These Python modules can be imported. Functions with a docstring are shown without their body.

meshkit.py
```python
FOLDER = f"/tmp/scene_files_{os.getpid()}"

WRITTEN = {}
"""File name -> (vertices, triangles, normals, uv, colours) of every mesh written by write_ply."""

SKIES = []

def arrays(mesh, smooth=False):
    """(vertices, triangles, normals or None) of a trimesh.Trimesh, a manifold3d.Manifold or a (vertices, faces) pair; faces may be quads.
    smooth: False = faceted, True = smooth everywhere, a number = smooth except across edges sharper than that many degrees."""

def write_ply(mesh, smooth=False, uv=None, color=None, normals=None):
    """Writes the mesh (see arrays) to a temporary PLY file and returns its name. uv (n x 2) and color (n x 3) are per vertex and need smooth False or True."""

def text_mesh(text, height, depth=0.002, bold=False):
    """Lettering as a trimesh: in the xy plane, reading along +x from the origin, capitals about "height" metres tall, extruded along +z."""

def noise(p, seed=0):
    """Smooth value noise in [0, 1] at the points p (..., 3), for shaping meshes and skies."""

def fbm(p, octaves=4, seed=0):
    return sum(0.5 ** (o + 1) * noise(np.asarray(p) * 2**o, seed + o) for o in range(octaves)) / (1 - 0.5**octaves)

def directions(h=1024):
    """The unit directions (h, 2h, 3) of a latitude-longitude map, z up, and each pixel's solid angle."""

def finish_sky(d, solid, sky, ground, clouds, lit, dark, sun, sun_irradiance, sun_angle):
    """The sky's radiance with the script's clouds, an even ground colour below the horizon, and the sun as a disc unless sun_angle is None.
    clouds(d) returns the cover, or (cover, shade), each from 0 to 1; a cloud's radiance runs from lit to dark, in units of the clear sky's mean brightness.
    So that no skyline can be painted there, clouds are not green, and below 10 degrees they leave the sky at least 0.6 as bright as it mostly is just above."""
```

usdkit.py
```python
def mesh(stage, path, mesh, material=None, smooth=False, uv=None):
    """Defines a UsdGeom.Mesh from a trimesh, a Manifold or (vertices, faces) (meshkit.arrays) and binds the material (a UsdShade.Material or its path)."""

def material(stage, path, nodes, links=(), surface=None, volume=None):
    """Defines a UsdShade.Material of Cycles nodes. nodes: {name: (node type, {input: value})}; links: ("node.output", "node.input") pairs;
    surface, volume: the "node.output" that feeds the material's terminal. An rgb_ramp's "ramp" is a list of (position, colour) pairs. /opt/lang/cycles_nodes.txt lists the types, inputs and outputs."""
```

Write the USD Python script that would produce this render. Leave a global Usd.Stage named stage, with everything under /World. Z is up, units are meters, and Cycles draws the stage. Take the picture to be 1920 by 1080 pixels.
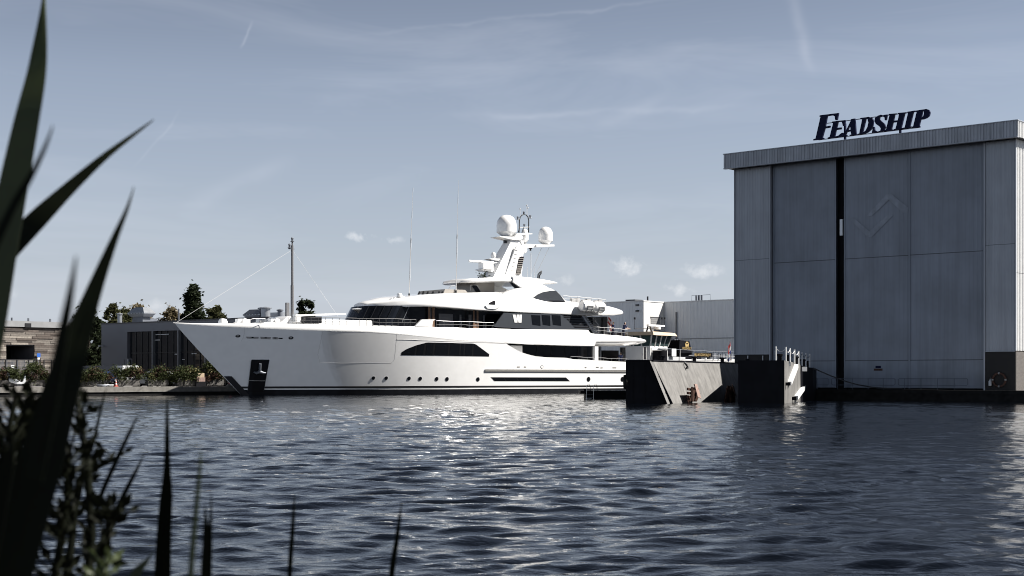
import math, numpy as np, trimesh, usdkit, meshkit
import manifold3d as m3
from shapely.geometry import Polygon, MultiPolygon
from shapely.ops import unary_union
from pxr import Usd, UsdGeom, UsdLux, UsdShade, Gf, Sdf

# ------------------------------------------------------------------ camera, sky, sun, exposure
stage = Usd.Stage.CreateInMemory()
UsdGeom.SetStageUpAxis(stage, UsdGeom.Tokens.z)
UsdGeom.SetStageMetersPerUnit(stage, 1.0)
UsdGeom.Xform.Define(stage, '/World')
UsdGeom.Scope.Define(stage, '/World/Looks')
F, HOR, CH = 2700.0, 706.0, 1.7           # focal length in photo pixels, horizon row, camera height
cam = UsdGeom.Camera.Define(stage, '/World/camera')
cam.CreateHorizontalApertureAttr(36.0)
cam.CreateVerticalApertureAttr(20.25)
cam.CreateFocalLengthAttr(36.0 * F / 1920)
cam.CreateVerticalApertureOffsetAttr(20.25 * (HOR - 540) / 1080)
cam.CreateClippingRangeAttr(Gf.Vec2f(0.05, 20000))
cam.CreateFStopAttr(11.0)
cam.CreateFocusDistanceAttr(120.0)
EXPOSURE = 1.35
cam.CreateExposureAttr(EXPOSURE)
cam.AddTranslateOp().Set(Gf.Vec3d(0, 0, CH))
cam.AddRotateXOp().Set(90.0)

SUN_AZ, SUN_EL = 0.0, 46.0   # degrees; azimuth from +x (right) towards +y (ahead)
SUN_I, SKY_S = 1.25, 0.05
sun = UsdLux.DistantLight.Define(stage, '/World/sun')
sun.CreateIntensityAttr(SUN_I)
sun.CreateAngleAttr(0.5)
sun.CreateNormalizeAttr(True)
sun.CreateColorAttr(Gf.Vec3f(1.0, 0.955, 0.90))
sun.AddRotateXYZOp().Set(Gf.Vec3f(90 - SUN_EL, 0, SUN_AZ + 90))

def sky_material():
    N = {'tc': ('texture_coordinate', {}), 'sep': ('separate_xyz', {}),
         'sky': ('sky_texture', {'sky_type': 'single_scattering', 'sun_disc': False, 'sun_elevation': math.radians(SUN_EL),
                                 'sun_rotation': math.radians(90 - SUN_AZ), 'altitude': 0.0, 'air_density': 1.0, 'aerosol_density': 1.0, 'ozone_density': 1.0}),
         'hs': ('hsv', {'saturation': 0.58, 'value': 1.0}),
         'nrm': ('mix_color', {'blend_type': 'multiply', 'fac': 1.0, 'b': (1/9.0,) * 3, 'use_clamp': False}), 'lim': ('mix_color', {'blend_type': 'darken', 'fac': 1.0, 'b': (1.15, 1.12, 1.10), 'use_clamp': False}), 'gam': ('gamma', {'gamma': 1.35}),
         'tint': ('mix_color', {'blend_type': 'multiply', 'fac': 1.0, 'b': (6.95, 7.20, 7.85), 'use_clamp': False})}
    L = [('sky.color', 'hs.color'), ('hs.color', 'nrm.a'), ('nrm.result', 'lim.a'), ('lim.result', 'gam.color'), ('gam.color', 'tint.a'), ('tc.generated', 'sep.vector')]
    cnt = [0]
    def M(t, a, b=None, c=None, clamp=False):
        n = 'm%d' % cnt[0]; cnt[0] += 1
        ins = {'math_type': t}
        if clamp: ins['use_clamp'] = True
        N[n] = ('math', ins)
        for k, x in (('value1', a), ('value2', b), ('value3', c)):
            if x is None: continue
            if isinstance(x, str): L.append((x, n + '.' + k))
            else: ins[k] = float(x)
        return n + '.value'
    y = M('maximum', 'sep.y', 0.02)
    U = M('divide', 'sep.x', y); W = M('divide', 'sep.z', y)
    # high thin cirrus: stretched noise over the sky dome
    N['map'] = ('mapping', {'mapping_type': 'point', 'scale': (2.2, 2.2, 13.0), 'rotation': (0.0, 0.22, 0.0)})
    L.append(('tc.generated', 'map.vector'))
    N['ci'] = ('noise_texture', {'scale': 1.7, 'detail': 7.0, 'roughness': 0.58, 'distortion': 0.6}); L.append(('map.vector', 'ci.vector'))
    cir = M('multiply', M('subtract', 'ci.fac', 0.47), 2.2, clamp=True)
    veil = M('multiply', cir, 0.34)
    # contrails
    N['cn'] = ('noise_texture', {'scale': 26.0, 'detail': 4.0}); L.append(('tc.generated', 'cn.vector'))
    wob = M('multiply', M('subtract', 'cn.fac', 0.5), 0.012)
    def trail(u0, v0, u1, v1, width, gain):
        a = ((u0 - 960) / F, (HOR - v0) / F); b = ((u1 - 960) / F, (HOR - v1) / F)
        d = np.subtract(b, a); Ln = float(np.hypot(*d)); d = d / Ln; n = (-d[1], d[0])
        s = M('add', M('multiply', U, d[0]), M('multiply_add', W, d[1], -(a[0]*d[0] + a[1]*d[1])))
        q = M('add', M('add', M('multiply', U, n[0]), M('multiply_add', W, n[1], -(a[0]*n[0] + a[1]*n[1]))), wob)
        g = M('exponent', M('multiply', M('power', M('absolute', M('divide', q, width)), 2.0), -1.0))
        along = M('multiply', M('divide', s, Ln*0.2, clamp=True), M('divide', M('subtract', Ln, s), Ln*0.3, clamp=True))
        return M('multiply', M('multiply', M('multiply', g, along), M('multiply_add', 'cn.fac', 1.6, -0.3, clamp=True)), gain)
    tr = [trail(1470, -60, 1530, 150, 0.0042, 0.24), trail(800, 219, 1480, 196, 0.0022, 0.15), trail(620, 75, 1420, -20, 0.0012, 0.16),
          trail(330, 400, 560, 290, 0.006, 0.20), trail(1110, 250, 1260, 170, 0.004, 0.14), trail(448, 92, 470, 35, 0.0010, 0.22), trail(250, 320, 345, 200, 0.001, 0.14)]
    acc = veil
    for t in tr: acc = M('add', acc, t)
    # small fair weather cumulus low over the horizon
    N['cu'] = ('noise_texture', {'scale': 110.0, 'detail': 6.0, 'roughness': 0.62}); L.append(('tc.generated', 'cu.vector'))
    cum = None
    for (u, v, rx, ry, g) in [(a, b_, c, d * 1.1, e * .5) for a, b_, c, d, e in [(674, 444, 30, 11, .75), (738, 450, 26, 8, .45), (1175, 500, 42, 17, .8), (1318, 508, 44, 16, .6), (1275, 543, 30, 12, .6), (1058, 527, 24, 12, .5), (290, 574, 60, 14, .35), (10, 552, 30, 14, .3), (470, 655, 90, 16, .3)]]:
        a = M('divide', M('subtract', U, (u - 960) / F), rx / F); b = M('divide', M('subtract', W, (HOR - v) / F), ry / F)
        r = M('sqrt', M('add', M('multiply', a, a), M('multiply', b, b)))
        dens = M('multiply', M('add', M('subtract', 0.85, r), M('multiply', M('subtract', 'cu.fac', 0.5), 3.2)), 0.8, clamp=True)
        lim = M('multiply', M('multiply', dens, M('subtract', 1.6, r, clamp=True)), g)
        cum = lim if cum is None else M('maximum', cum, lim)
    front = M('greater_than', 'sep.y', 0.05)
    allc = M('minimum', M('multiply', M('add', acc, 0.0), front), 0.8)
    # behind the camera the same thin cirrus goes on
    allc = M('maximum', allc, veil)
    # a clear sky deepens steadily from the haze towards the zenith
    deep = M('exponent', M('multiply', M('maximum', M('subtract', 'sep.z', 0.2), 0.0), -2.4))
    N['dp'] = ('combine_color', {})
    N['dk'] = ('mix_color', {'blend_type': 'multiply', 'fac': 1.0, 'use_clamp': False})
    hz_ = M('multiply', M('exponent', M('multiply', M('absolute', 'sep.z'), -7.5)), 0.85)
    N['hz'] = ('mix_color', {'blend_type': 'mix', 'b': (5.26, 5.65, 6.48), 'use_clamp': False})
    L += [('tint.result', 'hz.a'), (hz_, 'hz.fac')]
    N['mx'] = ('mix_color', {'blend_type': 'mix', 'b': (5.97, 6.28, 7.07), 'use_clamp': False})
    L += [('hz.result', 'mx.a'), (allc, 'mx.fac')]
    N['mc'] = ('mix_color', {'blend_type': 'mix', 'b': (9.89, 9.73, 9.73), 'use_clamp': False})
    L += [('mx.result', 'mc.a'), (M('multiply', cum, front), 'mc.fac'), (deep, 'dp.r'), (deep, 'dp.g'), (deep, 'dp.b'), ('mc.result', 'dk.a'), ('dp.color', 'dk.b')]
    N['bg'] = ('background_shader', {'strength': SKY_S}); L.append(('dk.result', 'bg.color'))
    return usdkit.material(stage, '/World/Looks/sky', N, L, surface='bg.background')
sky = UsdLux.DomeLight.Define(stage, '/World/sky')
UsdShade.MaterialBindingAPI.Apply(sky.GetPrim()).Bind(sky_material())
sky.GetPrim().SetCustomDataByKey('kind', 'structure')

# ------------------------------------------------------------------ materials
MATS = {}
def mat(name, color, rough=0.5, metal=0.0, var=0.12, vscale=1.2, bump=0.0, bscale=25.0, coat=0.0, spec=0.5, streak=0.0, transl=0.0, rnd=0.0):
    c = np.array(color, float)
    N = {'geo': ('geometry', {}), 'n1': ('noise_texture', {'scale': vscale, 'detail': 5.0, 'roughness': 0.6}),
         'mr': ('map_range', {'from_min': 0.3, 'from_max': 0.7, 'to_min': 0.0, 'to_max': 1.0, 'clamp': True}),
         'mx': ('mix_color', {'blend_type': 'mix', 'a': tuple(c * (1 - var)), 'b': tuple(np.minimum(c * (1 + var), 0.95)), 'use_clamp': False}),
         'p': ('principled_bsdf', {'roughness': rough, 'metallic': metal, 'coat_weight': coat, 'specular_ior_level': spec})}
    L = [('geo.position', 'n1.vector'), ('n1.fac', 'mr.value'), ('mr.result', 'mx.fac')]
    col = 'mx.result'
    if streak:
        N['mp'] = ('mapping', {'mapping_type': 'point', 'scale': (2.5, 2.5, 0.12)})
        N['n2'] = ('noise_texture', {'scale': 1.0, 'detail': 4.0, 'roughness': 0.65})
        N['m2'] = ('map_range', {'from_min': 0.42, 'from_max': 0.75, 'to_min': 0.0, 'to_max': streak, 'clamp': True})
        N['x2'] = ('mix_color', {'blend_type': 'mix', 'b': tuple(c * 0.35), 'use_clamp': False})
        L += [('geo.position', 'mp.vector'), ('mp.vector', 'n2.vector'), ('n2.fac', 'm2.value'), ('m2.result', 'x2.fac'), (col, 'x2.a')]
        col = 'x2.result'
    if rnd:
        N['oi'] = ('object_info', {})
        N['mo'] = ('map_range', {'to_min': 1 - rnd, 'to_max': 1 + rnd})
        N['x3'] = ('mix_color', {'blend_type': 'multiply', 'fac': 1.0, 'use_clamp': False})
        N['cc'] = ('combine_color', {})
        L += [('oi.random', 'mo.value'), ('mo.result', 'cc.r'), ('mo.result', 'cc.g'), ('mo.result', 'cc.b'), (col, 'x3.a'), ('cc.color', 'x3.b')]
        col = 'x3.result'
    L.append((col, 'p.base_color'))
    if bump:
        N['nb'] = ('noise_texture', {'scale': bscale, 'detail': 4.0})
        N['b'] = ('bump', {'strength': bump, 'distance': 0.02})
        L += [('geo.position', 'nb.vector'), ('nb.fac', 'b.height'), ('b.normal', 'p.normal')]
    surf = 'p.BSDF'
    if transl:
        N['t'] = ('translucent_bsdf', {}); N['mxs'] = ('mix_closure', {'fac': transl})
        L += [(col, 't.color'), ('p.BSDF', 'mxs.closure1'), ('t.BSDF', 'mxs.closure2')]
        surf = 'mxs.closure'
    MATS[name] = usdkit.material(stage, '/World/Looks/' + name, N, L, surface=surf)
    return MATS[name]

mat('yacht_white', (.72, .72, .712), .12, var=.03, coat=.6, bump=.03, bscale=.9)
mat('yacht_grey', (.048, .053, .061), .22, var=.03, coat=.4)
mat('black_glass', (.006, .007, .009), .04, var=.05, spec=.5)
mat('dark_inside', (.010, .010, .012), .6, var=.2, spec=.08)
mat('anti_fouling', (.012, .013, .016), .45, var=.3, spec=.08)
mat('seam_grey', (.30, .30, .30), .5, var=.1)
mat('rail_steel', (.06, .06, .063), .5, var=.05)
mat('mast_grey', (.12, .12, .125), .45, var=.1)
mat('slot_metal', (.55, .54, .52), .25, .7, var=.2, vscale=9)
mat('stainless', (.62, .62, .62), .22, 1.0, var=.05)
mat('dark_metal', (.02, .02, .022), .4, .3, var=.1)
mat('teak', (.15, .085, .052), .55, var=.25, vscale=8)
mat('warm_grey', (.28, .26, .235), .6, var=.08)
mat('window_frame', (.10, .105, .115), .4, var=.05)
mat('window_trim', (.006, .0065, .008), .3, var=.05)
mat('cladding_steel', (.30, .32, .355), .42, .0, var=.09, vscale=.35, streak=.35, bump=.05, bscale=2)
mat('door_steel', (.168, .190, .230), .42, .0, var=.16, vscale=.3, streak=.28, bump=.05, bscale=2)
mat('door_lower', (.155, .178, .215), .45, var=.16, vscale=.5, streak=.4)
mat('fascia_steel', (.33, .35, .385), .42, var=.15, vscale=.5, streak=.6)
mat('seam_dark', (.03, .034, .042), .6, var=.2)
mat('rail_dark', (.07, .08, .10), .5, var=.1)
mat('emblem_paint', (.195, .218, .258), .45, var=.2, vscale=2, streak=.3)
mat('sign_navy', (.005, .007, .030), .5, var=.1, spec=.1)
mat('lamp_white', (.62, .64, .65), .3, var=.02)
mat('warehouse_steel', (.62, .63, .64), .45, var=.05, vscale=.4, streak=.2)
mat('warehouse_white', (.60, .59, .57), .5, var=.04, streak=.1)
mat('shutter_grey', (.20, .20, .20), .5, var=.1)
mat('barge_black', (.006, .006, .008), .5, var=.35, streak=.3, spec=.08)  # on the pontoon and mooring block this black also carries their shade
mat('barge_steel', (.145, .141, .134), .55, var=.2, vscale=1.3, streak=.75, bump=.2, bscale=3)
mat('rust_pink', (.24, .165, .14), .7, var=.25, vscale=5)
mat('rust_dark', (.06, .035, .028), .8, var=.4, vscale=6, spec=.08)
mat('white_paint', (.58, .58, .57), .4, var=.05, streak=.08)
mat('tug_grey', (.40, .41, .42), .4, var=.05)
mat('tug_cream', (.42, .33, .23), .5, var=.08)
mat('tug_glass', (.03, .05, .05), .05, var=.1)
mat('gold_paint', (.36, .26, .11), .4, var=.1)
mat('concrete', (.15, .143, .13), .85, var=.22, vscale=3.0, bump=.4, bscale=12)
mat('planter_concrete', (.10, .094, .087), .85, var=.2, vscale=4, streak=.4, bump=.3, bscale=15)
mat('quay_dark', (.012, .012, .012), .8, var=.5, vscale=2, spec=.08)
mat('paving', (.10, .095, .09), .9, var=.2, vscale=1)
mat('bank_soil', (.03, .03, .018), .9, var=.4, vscale=6, spec=.08)
mat('building_slate', (.10, .104, .12), .55, var=.05, vscale=.5)
mat('roof_dark', (.05, .05, .055), .7, var=.2)
mat('galvanised', (.30, .315, .335), .38, .6, var=.12, vscale=3)
mat('vent_dark', (.12, .13, .15), .5, .3, var=.15)
WOODS = [mat('weathered_wood_%s' % n, c, .8, var=.3, vscale=6, bump=.3, bscale=30) and 'weathered_wood_%s' % n for n, c in
         (('grey', (.125, .110, .095)), ('pale', (.20, .178, .152)), ('brown', (.068, .054, .045)), ('mid', (.098, .084, .072)), ('dark', (.036, .029, .025)))]
mat('parapet_grey', (.19, .195, .20), .7, var=.1)
mat('sign_blue', (.02, .09, .35), .4, var=.05)
mat('bark', (.045, .035, .026), .9, var=.3, vscale=8)
mat('foliage_dark', (.018, .024, .012), .55, var=.45, vscale=2.5, transl=.25, spec=.08)
mat('foliage_mid', (.050, .052, .024), .55, var=.5, vscale=2.5, transl=.3, spec=.08)
mat('foliage_dry', (.12, .095, .05), .6, var=.4, vscale=3, transl=.3)
mat('shrub_green', (.040, .048, .020), .55, var=.55, vscale=4, transl=.25, spec=.08)
mat('shrub_yellow', (.20, .17, .075), .6, var=.4, vscale=5, transl=.3)
mat('shrub_red', (.055, .032, .024), .6, var=.45, vscale=5, transl=.25, spec=.08)
mat('reed_green', (.060, .078, .030), .5, var=.2, vscale=14, transl=.35)
mat('reed_shaded', (.006, .008, .004), .5, var=.35, vscale=14, transl=.15, spec=.08)  # near-black colour stands in for backlight and shade on the reeds
mat('weed_shaded', (.005, .006, .003), .6, var=.4, vscale=14, transl=.15, spec=.08)  # weeds darkened in the colour itself to look shaded
mat('car_silver', (.38, .41, .46), .25, .5, var=.02, coat=.5)
mat('car_blue', (.012, .022, .06), .2, .2, var=.02, coat=.6)
mat('car_white', (.62, .63, .64), .25, var=.02, coat=.5)
mat('car_black', (.012, .012, .014), .22, var=.02, coat=.6)
mat('tyre_rubber', (.012, .012, .012), .8, var=.2, spec=.08)
mat('headlight_glass', (.70, .72, .74), .1, var=.02)
mat('red_paint', (.42, .03, .04), .4, var=.1)
mat('cone_red', (.36, .08, .06), .5, var=.1)
mat('skin', (.40, .26, .19), .5, var=.05)
mat('shirt_navy', (.010, .017, .06), .8, var=.15)
mat('trousers_navy', (.007, .009, .022), .8, var=.15)
mat('hair_dark', (.015, .012, .010), .6, var=.2)
mat('flag_red', (.28, .03, .03), .7, var=.05)
mat('flag_white', (.45, .45, .45), .7, var=.03)
mat('flag_blue', (.015, .03, .12), .7, var=.05)
mat('flag_green', (.05, .16, .08), .7, var=.05)
mat('rope', (.02, .02, .022), .8, var=.2)
mat('stay_white', (.5, .5, .5), .5, var=.02)

def brick_material():
    N = {'tc': ('texture_coordinate', {}), 'sep': ('separate_xyz', {}), 'add': ('math', {'math_type': 'add'}), 'cmb': ('combine_xyz', {}),
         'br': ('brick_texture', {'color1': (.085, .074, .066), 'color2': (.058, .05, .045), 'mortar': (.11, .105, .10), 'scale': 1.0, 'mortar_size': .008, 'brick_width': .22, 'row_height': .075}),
         'p': ('principled_bsdf', {'roughness': .85}), 'b': ('bump', {'strength': .5, 'distance': .01, 'invert': True})}
    L = [('tc.object', 'sep.vector'), ('sep.x', 'add.value1'), ('sep.y', 'add.value2'), ('add.value', 'cmb.x'), ('sep.z', 'cmb.y'), ('cmb.vector', 'br.vector'),
         ('br.color', 'p.base_color'), ('br.fac', 'b.height'), ('b.normal', 'p.normal')]
    MATS['brick_brown'] = usdkit.material(stage, '/World/Looks/brick_brown', N, L, surface='p.BSDF')
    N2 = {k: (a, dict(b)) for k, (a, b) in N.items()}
    N2['br'][1].update(color1=(.009, .008, .008), color2=(.006, .0055, .0055), mortar=(.011, .0105, .0105))  # darkened copy of the brown brick, shade of the hangar front in its colour
    MATS['brick_shaded'] = usdkit.material(stage, '/World/Looks/brick_shaded', N2, L, surface='p.BSDF')
brick_material()

def glass_pane():
    N = {'fr': ('fresnel', {'IOR': 1.5}), 't': ('transparent_bsdf', {'color': (.55, .60, .62)}), 'g': ('glossy_bsdf', {'color': (.9, .9, .9), 'roughness': .03}), 'm': ('mix_closure', {})}
    MATS['pane'] = usdkit.material(stage, '/World/Looks/pane', N, [('fr.fac', 'm.fac'), ('t.BSDF', 'm.closure1'), ('g.BSDF', 'm.closure2')], surface='m.closure')
glass_pane()

def water_material():
    N = {'geo': ('geometry', {}),
         'mp': ('mapping', {'mapping_type': 'point', 'scale': (.75, 1.25, 1.0), 'rotation': (0, 0, .25)}),
         'n1': ('noise_texture', {'scale': 4.6, 'detail': 5.0, 'roughness': .55, 'distortion': .5}),
         'n2': ('noise_texture', {'scale': .55, 'detail': 3.0, 'roughness': .5, 'distortion': .3}),
         'a': ('math', {'math_type': 'multiply_add', 'value2': 0.016}),
         'a2': ('math', {'math_type': 'multiply', 'value2': 0.010}),
         'b': ('bump', {'strength': 1.0, 'distance': 1.0, 'use_object_space': False}),
         'p': ('principled_bsdf', {'base_color': (.0010, .0016, .0028), 'roughness': .02, 'ior': 1.333, 'specular_ior_level': .5})}
    L = [('geo.position', 'mp.vector'), ('mp.vector', 'n1.vector'), ('mp.vector', 'n2.vector'), ('n2.fac', 'a2.value1'), ('n1.fac', 'a.value1'), ('a2.value', 'a.value3'),
         ('a.value', 'b.height'), ('b.normal', 'p.normal')]
    MATS['water'] = usdkit.material(stage, '/World/Looks/water', N, L, surface='p.BSDF')
water_material()

# ------------------------------------------------------------------ helpers
NAMES = {}
def numbered(parent, name):
    k = (parent, name); n = NAMES.get(k, 0); NAMES[k] = n + 1
    return name if n == 0 else '%s_%03d' % (name, n)

def tag(prim, label=None, cat=None, group=None, kind=None):
    for k, v in (('label', label), ('category', cat), ('group', group), ('kind', kind)):
        if v: prim.SetCustomDataByKey(k, v)
    return prim

def thing(name, label, cat, loc=(0, 0, 0), rot=0.0, group=None, kind=None, scale=None):
    p = '/World/' + numbered('/World', name)
    x = UsdGeom.Xform.Define(stage, p)
    x.AddTranslateOp().Set(Gf.Vec3d(*map(float, loc)))
    x.AddRotateZOp().Set(float(rot))
    if scale: x.AddScaleOp().Set(Gf.Vec3f(*map(float, scale)))
    tag(x.GetPrim(), label, cat, group, kind)
    return p

def obj(name, mesh, material, parent='/World', smooth=False, label=None, cat=None, group=None, kind=None):
    if isinstance(mesh, MB): mesh = mesh.mesh()
    p = parent + '/' + numbered(parent, name)
    m = usdkit.mesh(stage, p, mesh, MATS[material], smooth=smooth)
    tag(m.GetPrim(), label, cat, group, kind)
    return p

def copy_of(src, name, loc, rot, label, cat, group):
    p = '/World/' + numbered('/World', name)
    x = UsdGeom.Xform.Define(stage, p)
    x.GetPrim().GetReferences().AddInternalReference(src)
    x.GetPrim().SetInstanceable(True)
    x.ClearXformOpOrder()
    UsdGeom.XformCommonAPI(x)
    t = x.GetPrim().GetAttribute('xformOp:translate') or None
    x.AddTranslateOp().Set(Gf.Vec3d(*map(float, loc))); x.AddRotateZOp().Set(float(rot))
    tag(x.GetPrim(), label, cat, group)
    return p

class MB:
    """collects shapes into one mesh"""
    def __init__(self): self.v = []; self.f = []; self.n = 0
    def add(self, v, f):
        v = np.asarray(v, float).reshape(-1, 3); f = np.asarray(f, int)
        if f.shape[1] == 4: f = np.vstack([f[:, [0, 1, 2]], f[:, [0, 2, 3]]])
        self.v.append(v); self.f.append(f + self.n); self.n += len(v); return self
    def tm(self, t):
        return self.add(np.array(t.vertices), np.array(t.faces))
    def box(self, x0, x1, y0, y1, z0, z1):
        v = [(x, y, z) for z in (z0, z1) for y in (y0, y1) for x in (x0, x1)]
        return self.add(v, [(0, 2, 3, 1), (4, 5, 7, 6), (0, 1, 5, 4), (1, 3, 7, 5), (3, 2, 6, 7), (2, 0, 4, 6)])
    def hexa(self, b4, t4):
        return self.add(list(b4) + list(t4), [(0, 3, 2, 1), (4, 5, 6, 7), (0, 1, 5, 4), (1, 2, 6, 5), (2, 3, 7, 6), (3, 0, 4, 7)])
    def bar(self, a, b, w, h=None):
        """rectangular bar between two points"""
        a, b = np.array(a, float), np.array(b, float); h = h or w
        d = b - a; d /= max(np.linalg.norm(d), 1e-9)
        u = np.cross(d, (0, 0, 1.0)); u = u / np.linalg.norm(u) if np.linalg.norm(u) > 1e-3 else np.array((1.0, 0, 0))
        k = np.cross(u, d)
        c = [(-u*w - k*h)/2, (u*w - k*h)/2, (u*w + k*h)/2, (-u*w + k*h)/2]
        return self.hexa([a + x for x in c], [b + x for x in c])
    def tube(self, pts, r, n=8, r1=None, caps=True):
        pts = np.array(pts, float); m = len(pts)
        rr = np.linspace(r, r if r1 is None else r1, m) if np.ndim(r) == 0 else np.array(r, float)
        t = np.gradient(pts, axis=0) if m > 2 else np.repeat((pts[1] - pts[0])[None], 2, 0)
        t /= np.maximum(np.linalg.norm(t, axis=1, keepdims=True), 1e-9)
        ref = np.array((0, 0, 1.0)) if abs(t[0][2]) < .9 else np.array((1.0, 0, 0))
        V = []
        for i in range(m):
            u = np.cross(t[i], ref); u /= max(np.linalg.norm(u), 1e-9); w = np.cross(u, t[i])
            ang = np.arange(n) / n * 2 * math.pi
            V.append(pts[i] + rr[i] * (np.cos(ang)[:, None] * u + np.sin(ang)[:, None] * w))
        V = np.vstack(V); Fq = []
        for i in range(m - 1):
            for j in range(n):
                k = (j + 1) % n
                Fq.append((i*n + j, (i+1)*n + j, (i+1)*n + k, i*n + k))
        self.add(V, Fq)
        if caps:
            self.add(V[:n], [(0, j, j + 1) for j in range(1, n - 1)])
            self.add(V[-n:], [(0, j + 1, j) for j in range(1, n - 1)])
        return self
    def lathe(self, prof, n=20, at=(0, 0, 0)):
        prof = np.array(prof, float); m = len(prof); ang = np.arange(n) / n * 2 * math.pi
        V = np.array([[(r * math.cos(a) + at[0], r * math.sin(a) + at[1], z + at[2]) for a in ang] for r, z in prof]).reshape(-1, 3)
        return self.add(V, [(i*n + j, i*n + (j+1) % n, (i+1)*n + (j+1) % n, (i+1)*n + j) for i in range(m - 1) for j in range(n)])
    def grid(self, P, closed=False):
        P = np.asarray(P, float); a, b = P.shape[:2]
        bb = b if closed else b - 1
        return self.add(P.reshape(-1, 3), [(i*b + j, i*b + (j+1) % b, (i+1)*b + (j+1) % b, (i+1)*b + j) for i in range(a - 1) for j in range(bb)])
    def poly(self, pts2, place, depth, holes=()):
        """extrude a 2-D polygon; place(a, b, d) -> 3-D point, d runs 0..depth"""
        g = Polygon(pts2, holes).buffer(0)
        for p in getattr(g, 'geoms', [g]):
            if p.area < 1e-9: continue
            t = trimesh.creation.extrude_polygon(p, 1.0, engine='earcut')
            v = np.array([place(x, y, z * depth) for x, y, z in t.vertices])
            self.add(v, np.array(t.faces))
        return self
    def mesh(self):
        t = trimesh.Trimesh(np.vstack(self.v), np.vstack(self.f), process=False)
        return t

def P(u, v, D):
    return np.array(((u - 960) / F * D, D, CH + (HOR - v) / F * D))

def pchip(x, y):
    from scipy.interpolate import PchipInterpolator
    x, y = np.array(x, float), np.array(y, float); o = np.argsort(x); x, y = x[o], y[o]
    k = np.concatenate([[True], np.diff(x) > 1e-6]); x, y = x[k], y[k]
    f = PchipInterpolator(x, y)
    return lambda s: f(np.clip(s, x[0], x[-1]))

class Plane:
    """vertical plane through A along unit dir; local x along dir"""
    def __init__(self, A, d): self.A = np.array(A, float); self.d = np.array(d, float) / np.linalg.norm(d)
    def xz(self, u, v):
        r = (u - 960) / F
        k = (r * self.A[1] - self.A[0]) / (self.d[0] - r * self.d[1])
        D = self.A[1] + k * self.d[1]
        return k, CH + (HOR - v) / F * D
    def x(self, u): return self.xz(u, HOR)[0]

def corrugated(x0, x1, z0, z1, pitch, depth, y=0.0, gap=.28):
    """trapezoid ribbed sheet facing -y"""
    n = max(1, int(round((x1 - x0) / pitch))); p = (x1 - x0) / n; xs, ys = [], []
    for i in range(n):
        a = x0 + i * p
        xs += [a, a + p*(.5 - gap), a + p*(.5 - gap*.55), a + p*(.5 + gap*.55), a + p*(.5 + gap)]
        ys += [y, y, y - depth, y - depth, y]
    xs.append(x1); ys.append(y)
    m = len(xs); V = [(x, yy, z0) for x, yy in zip(xs, ys)] + [(x, yy, z1) for x, yy in zip(xs, ys)]
    b = MB(); b.add(V, [(i, i + 1, m + i + 1, m + i) for i in range(m - 1)])
    return b

def leaf_cloud(rng, centers, sig, n, size, flat=.5):
    c = centers[rng.integers(0, len(centers), n)] + rng.normal(0, 1, (n, 3)) * sig
    a = rng.normal(0, 1, (n, 3)); a[:, 2] *= flat; a /= np.linalg.norm(a, axis=1, keepdims=True)
    b = rng.normal(0, 1, (n, 3)); b -= (b * a).sum(1, keepdims=True) * a; b /= np.linalg.norm(b, axis=1, keepdims=True)
    s = size * rng.uniform(.6, 1.4, (n, 1))
    V = np.stack([c - a * s, c + b * s * .45, c + a * s, c - b * s * .45], 1).reshape(-1, 3)
    q = np.arange(n)[:, None] * 4 + np.arange(4)
    return V, q

print('helpers ready')
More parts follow.
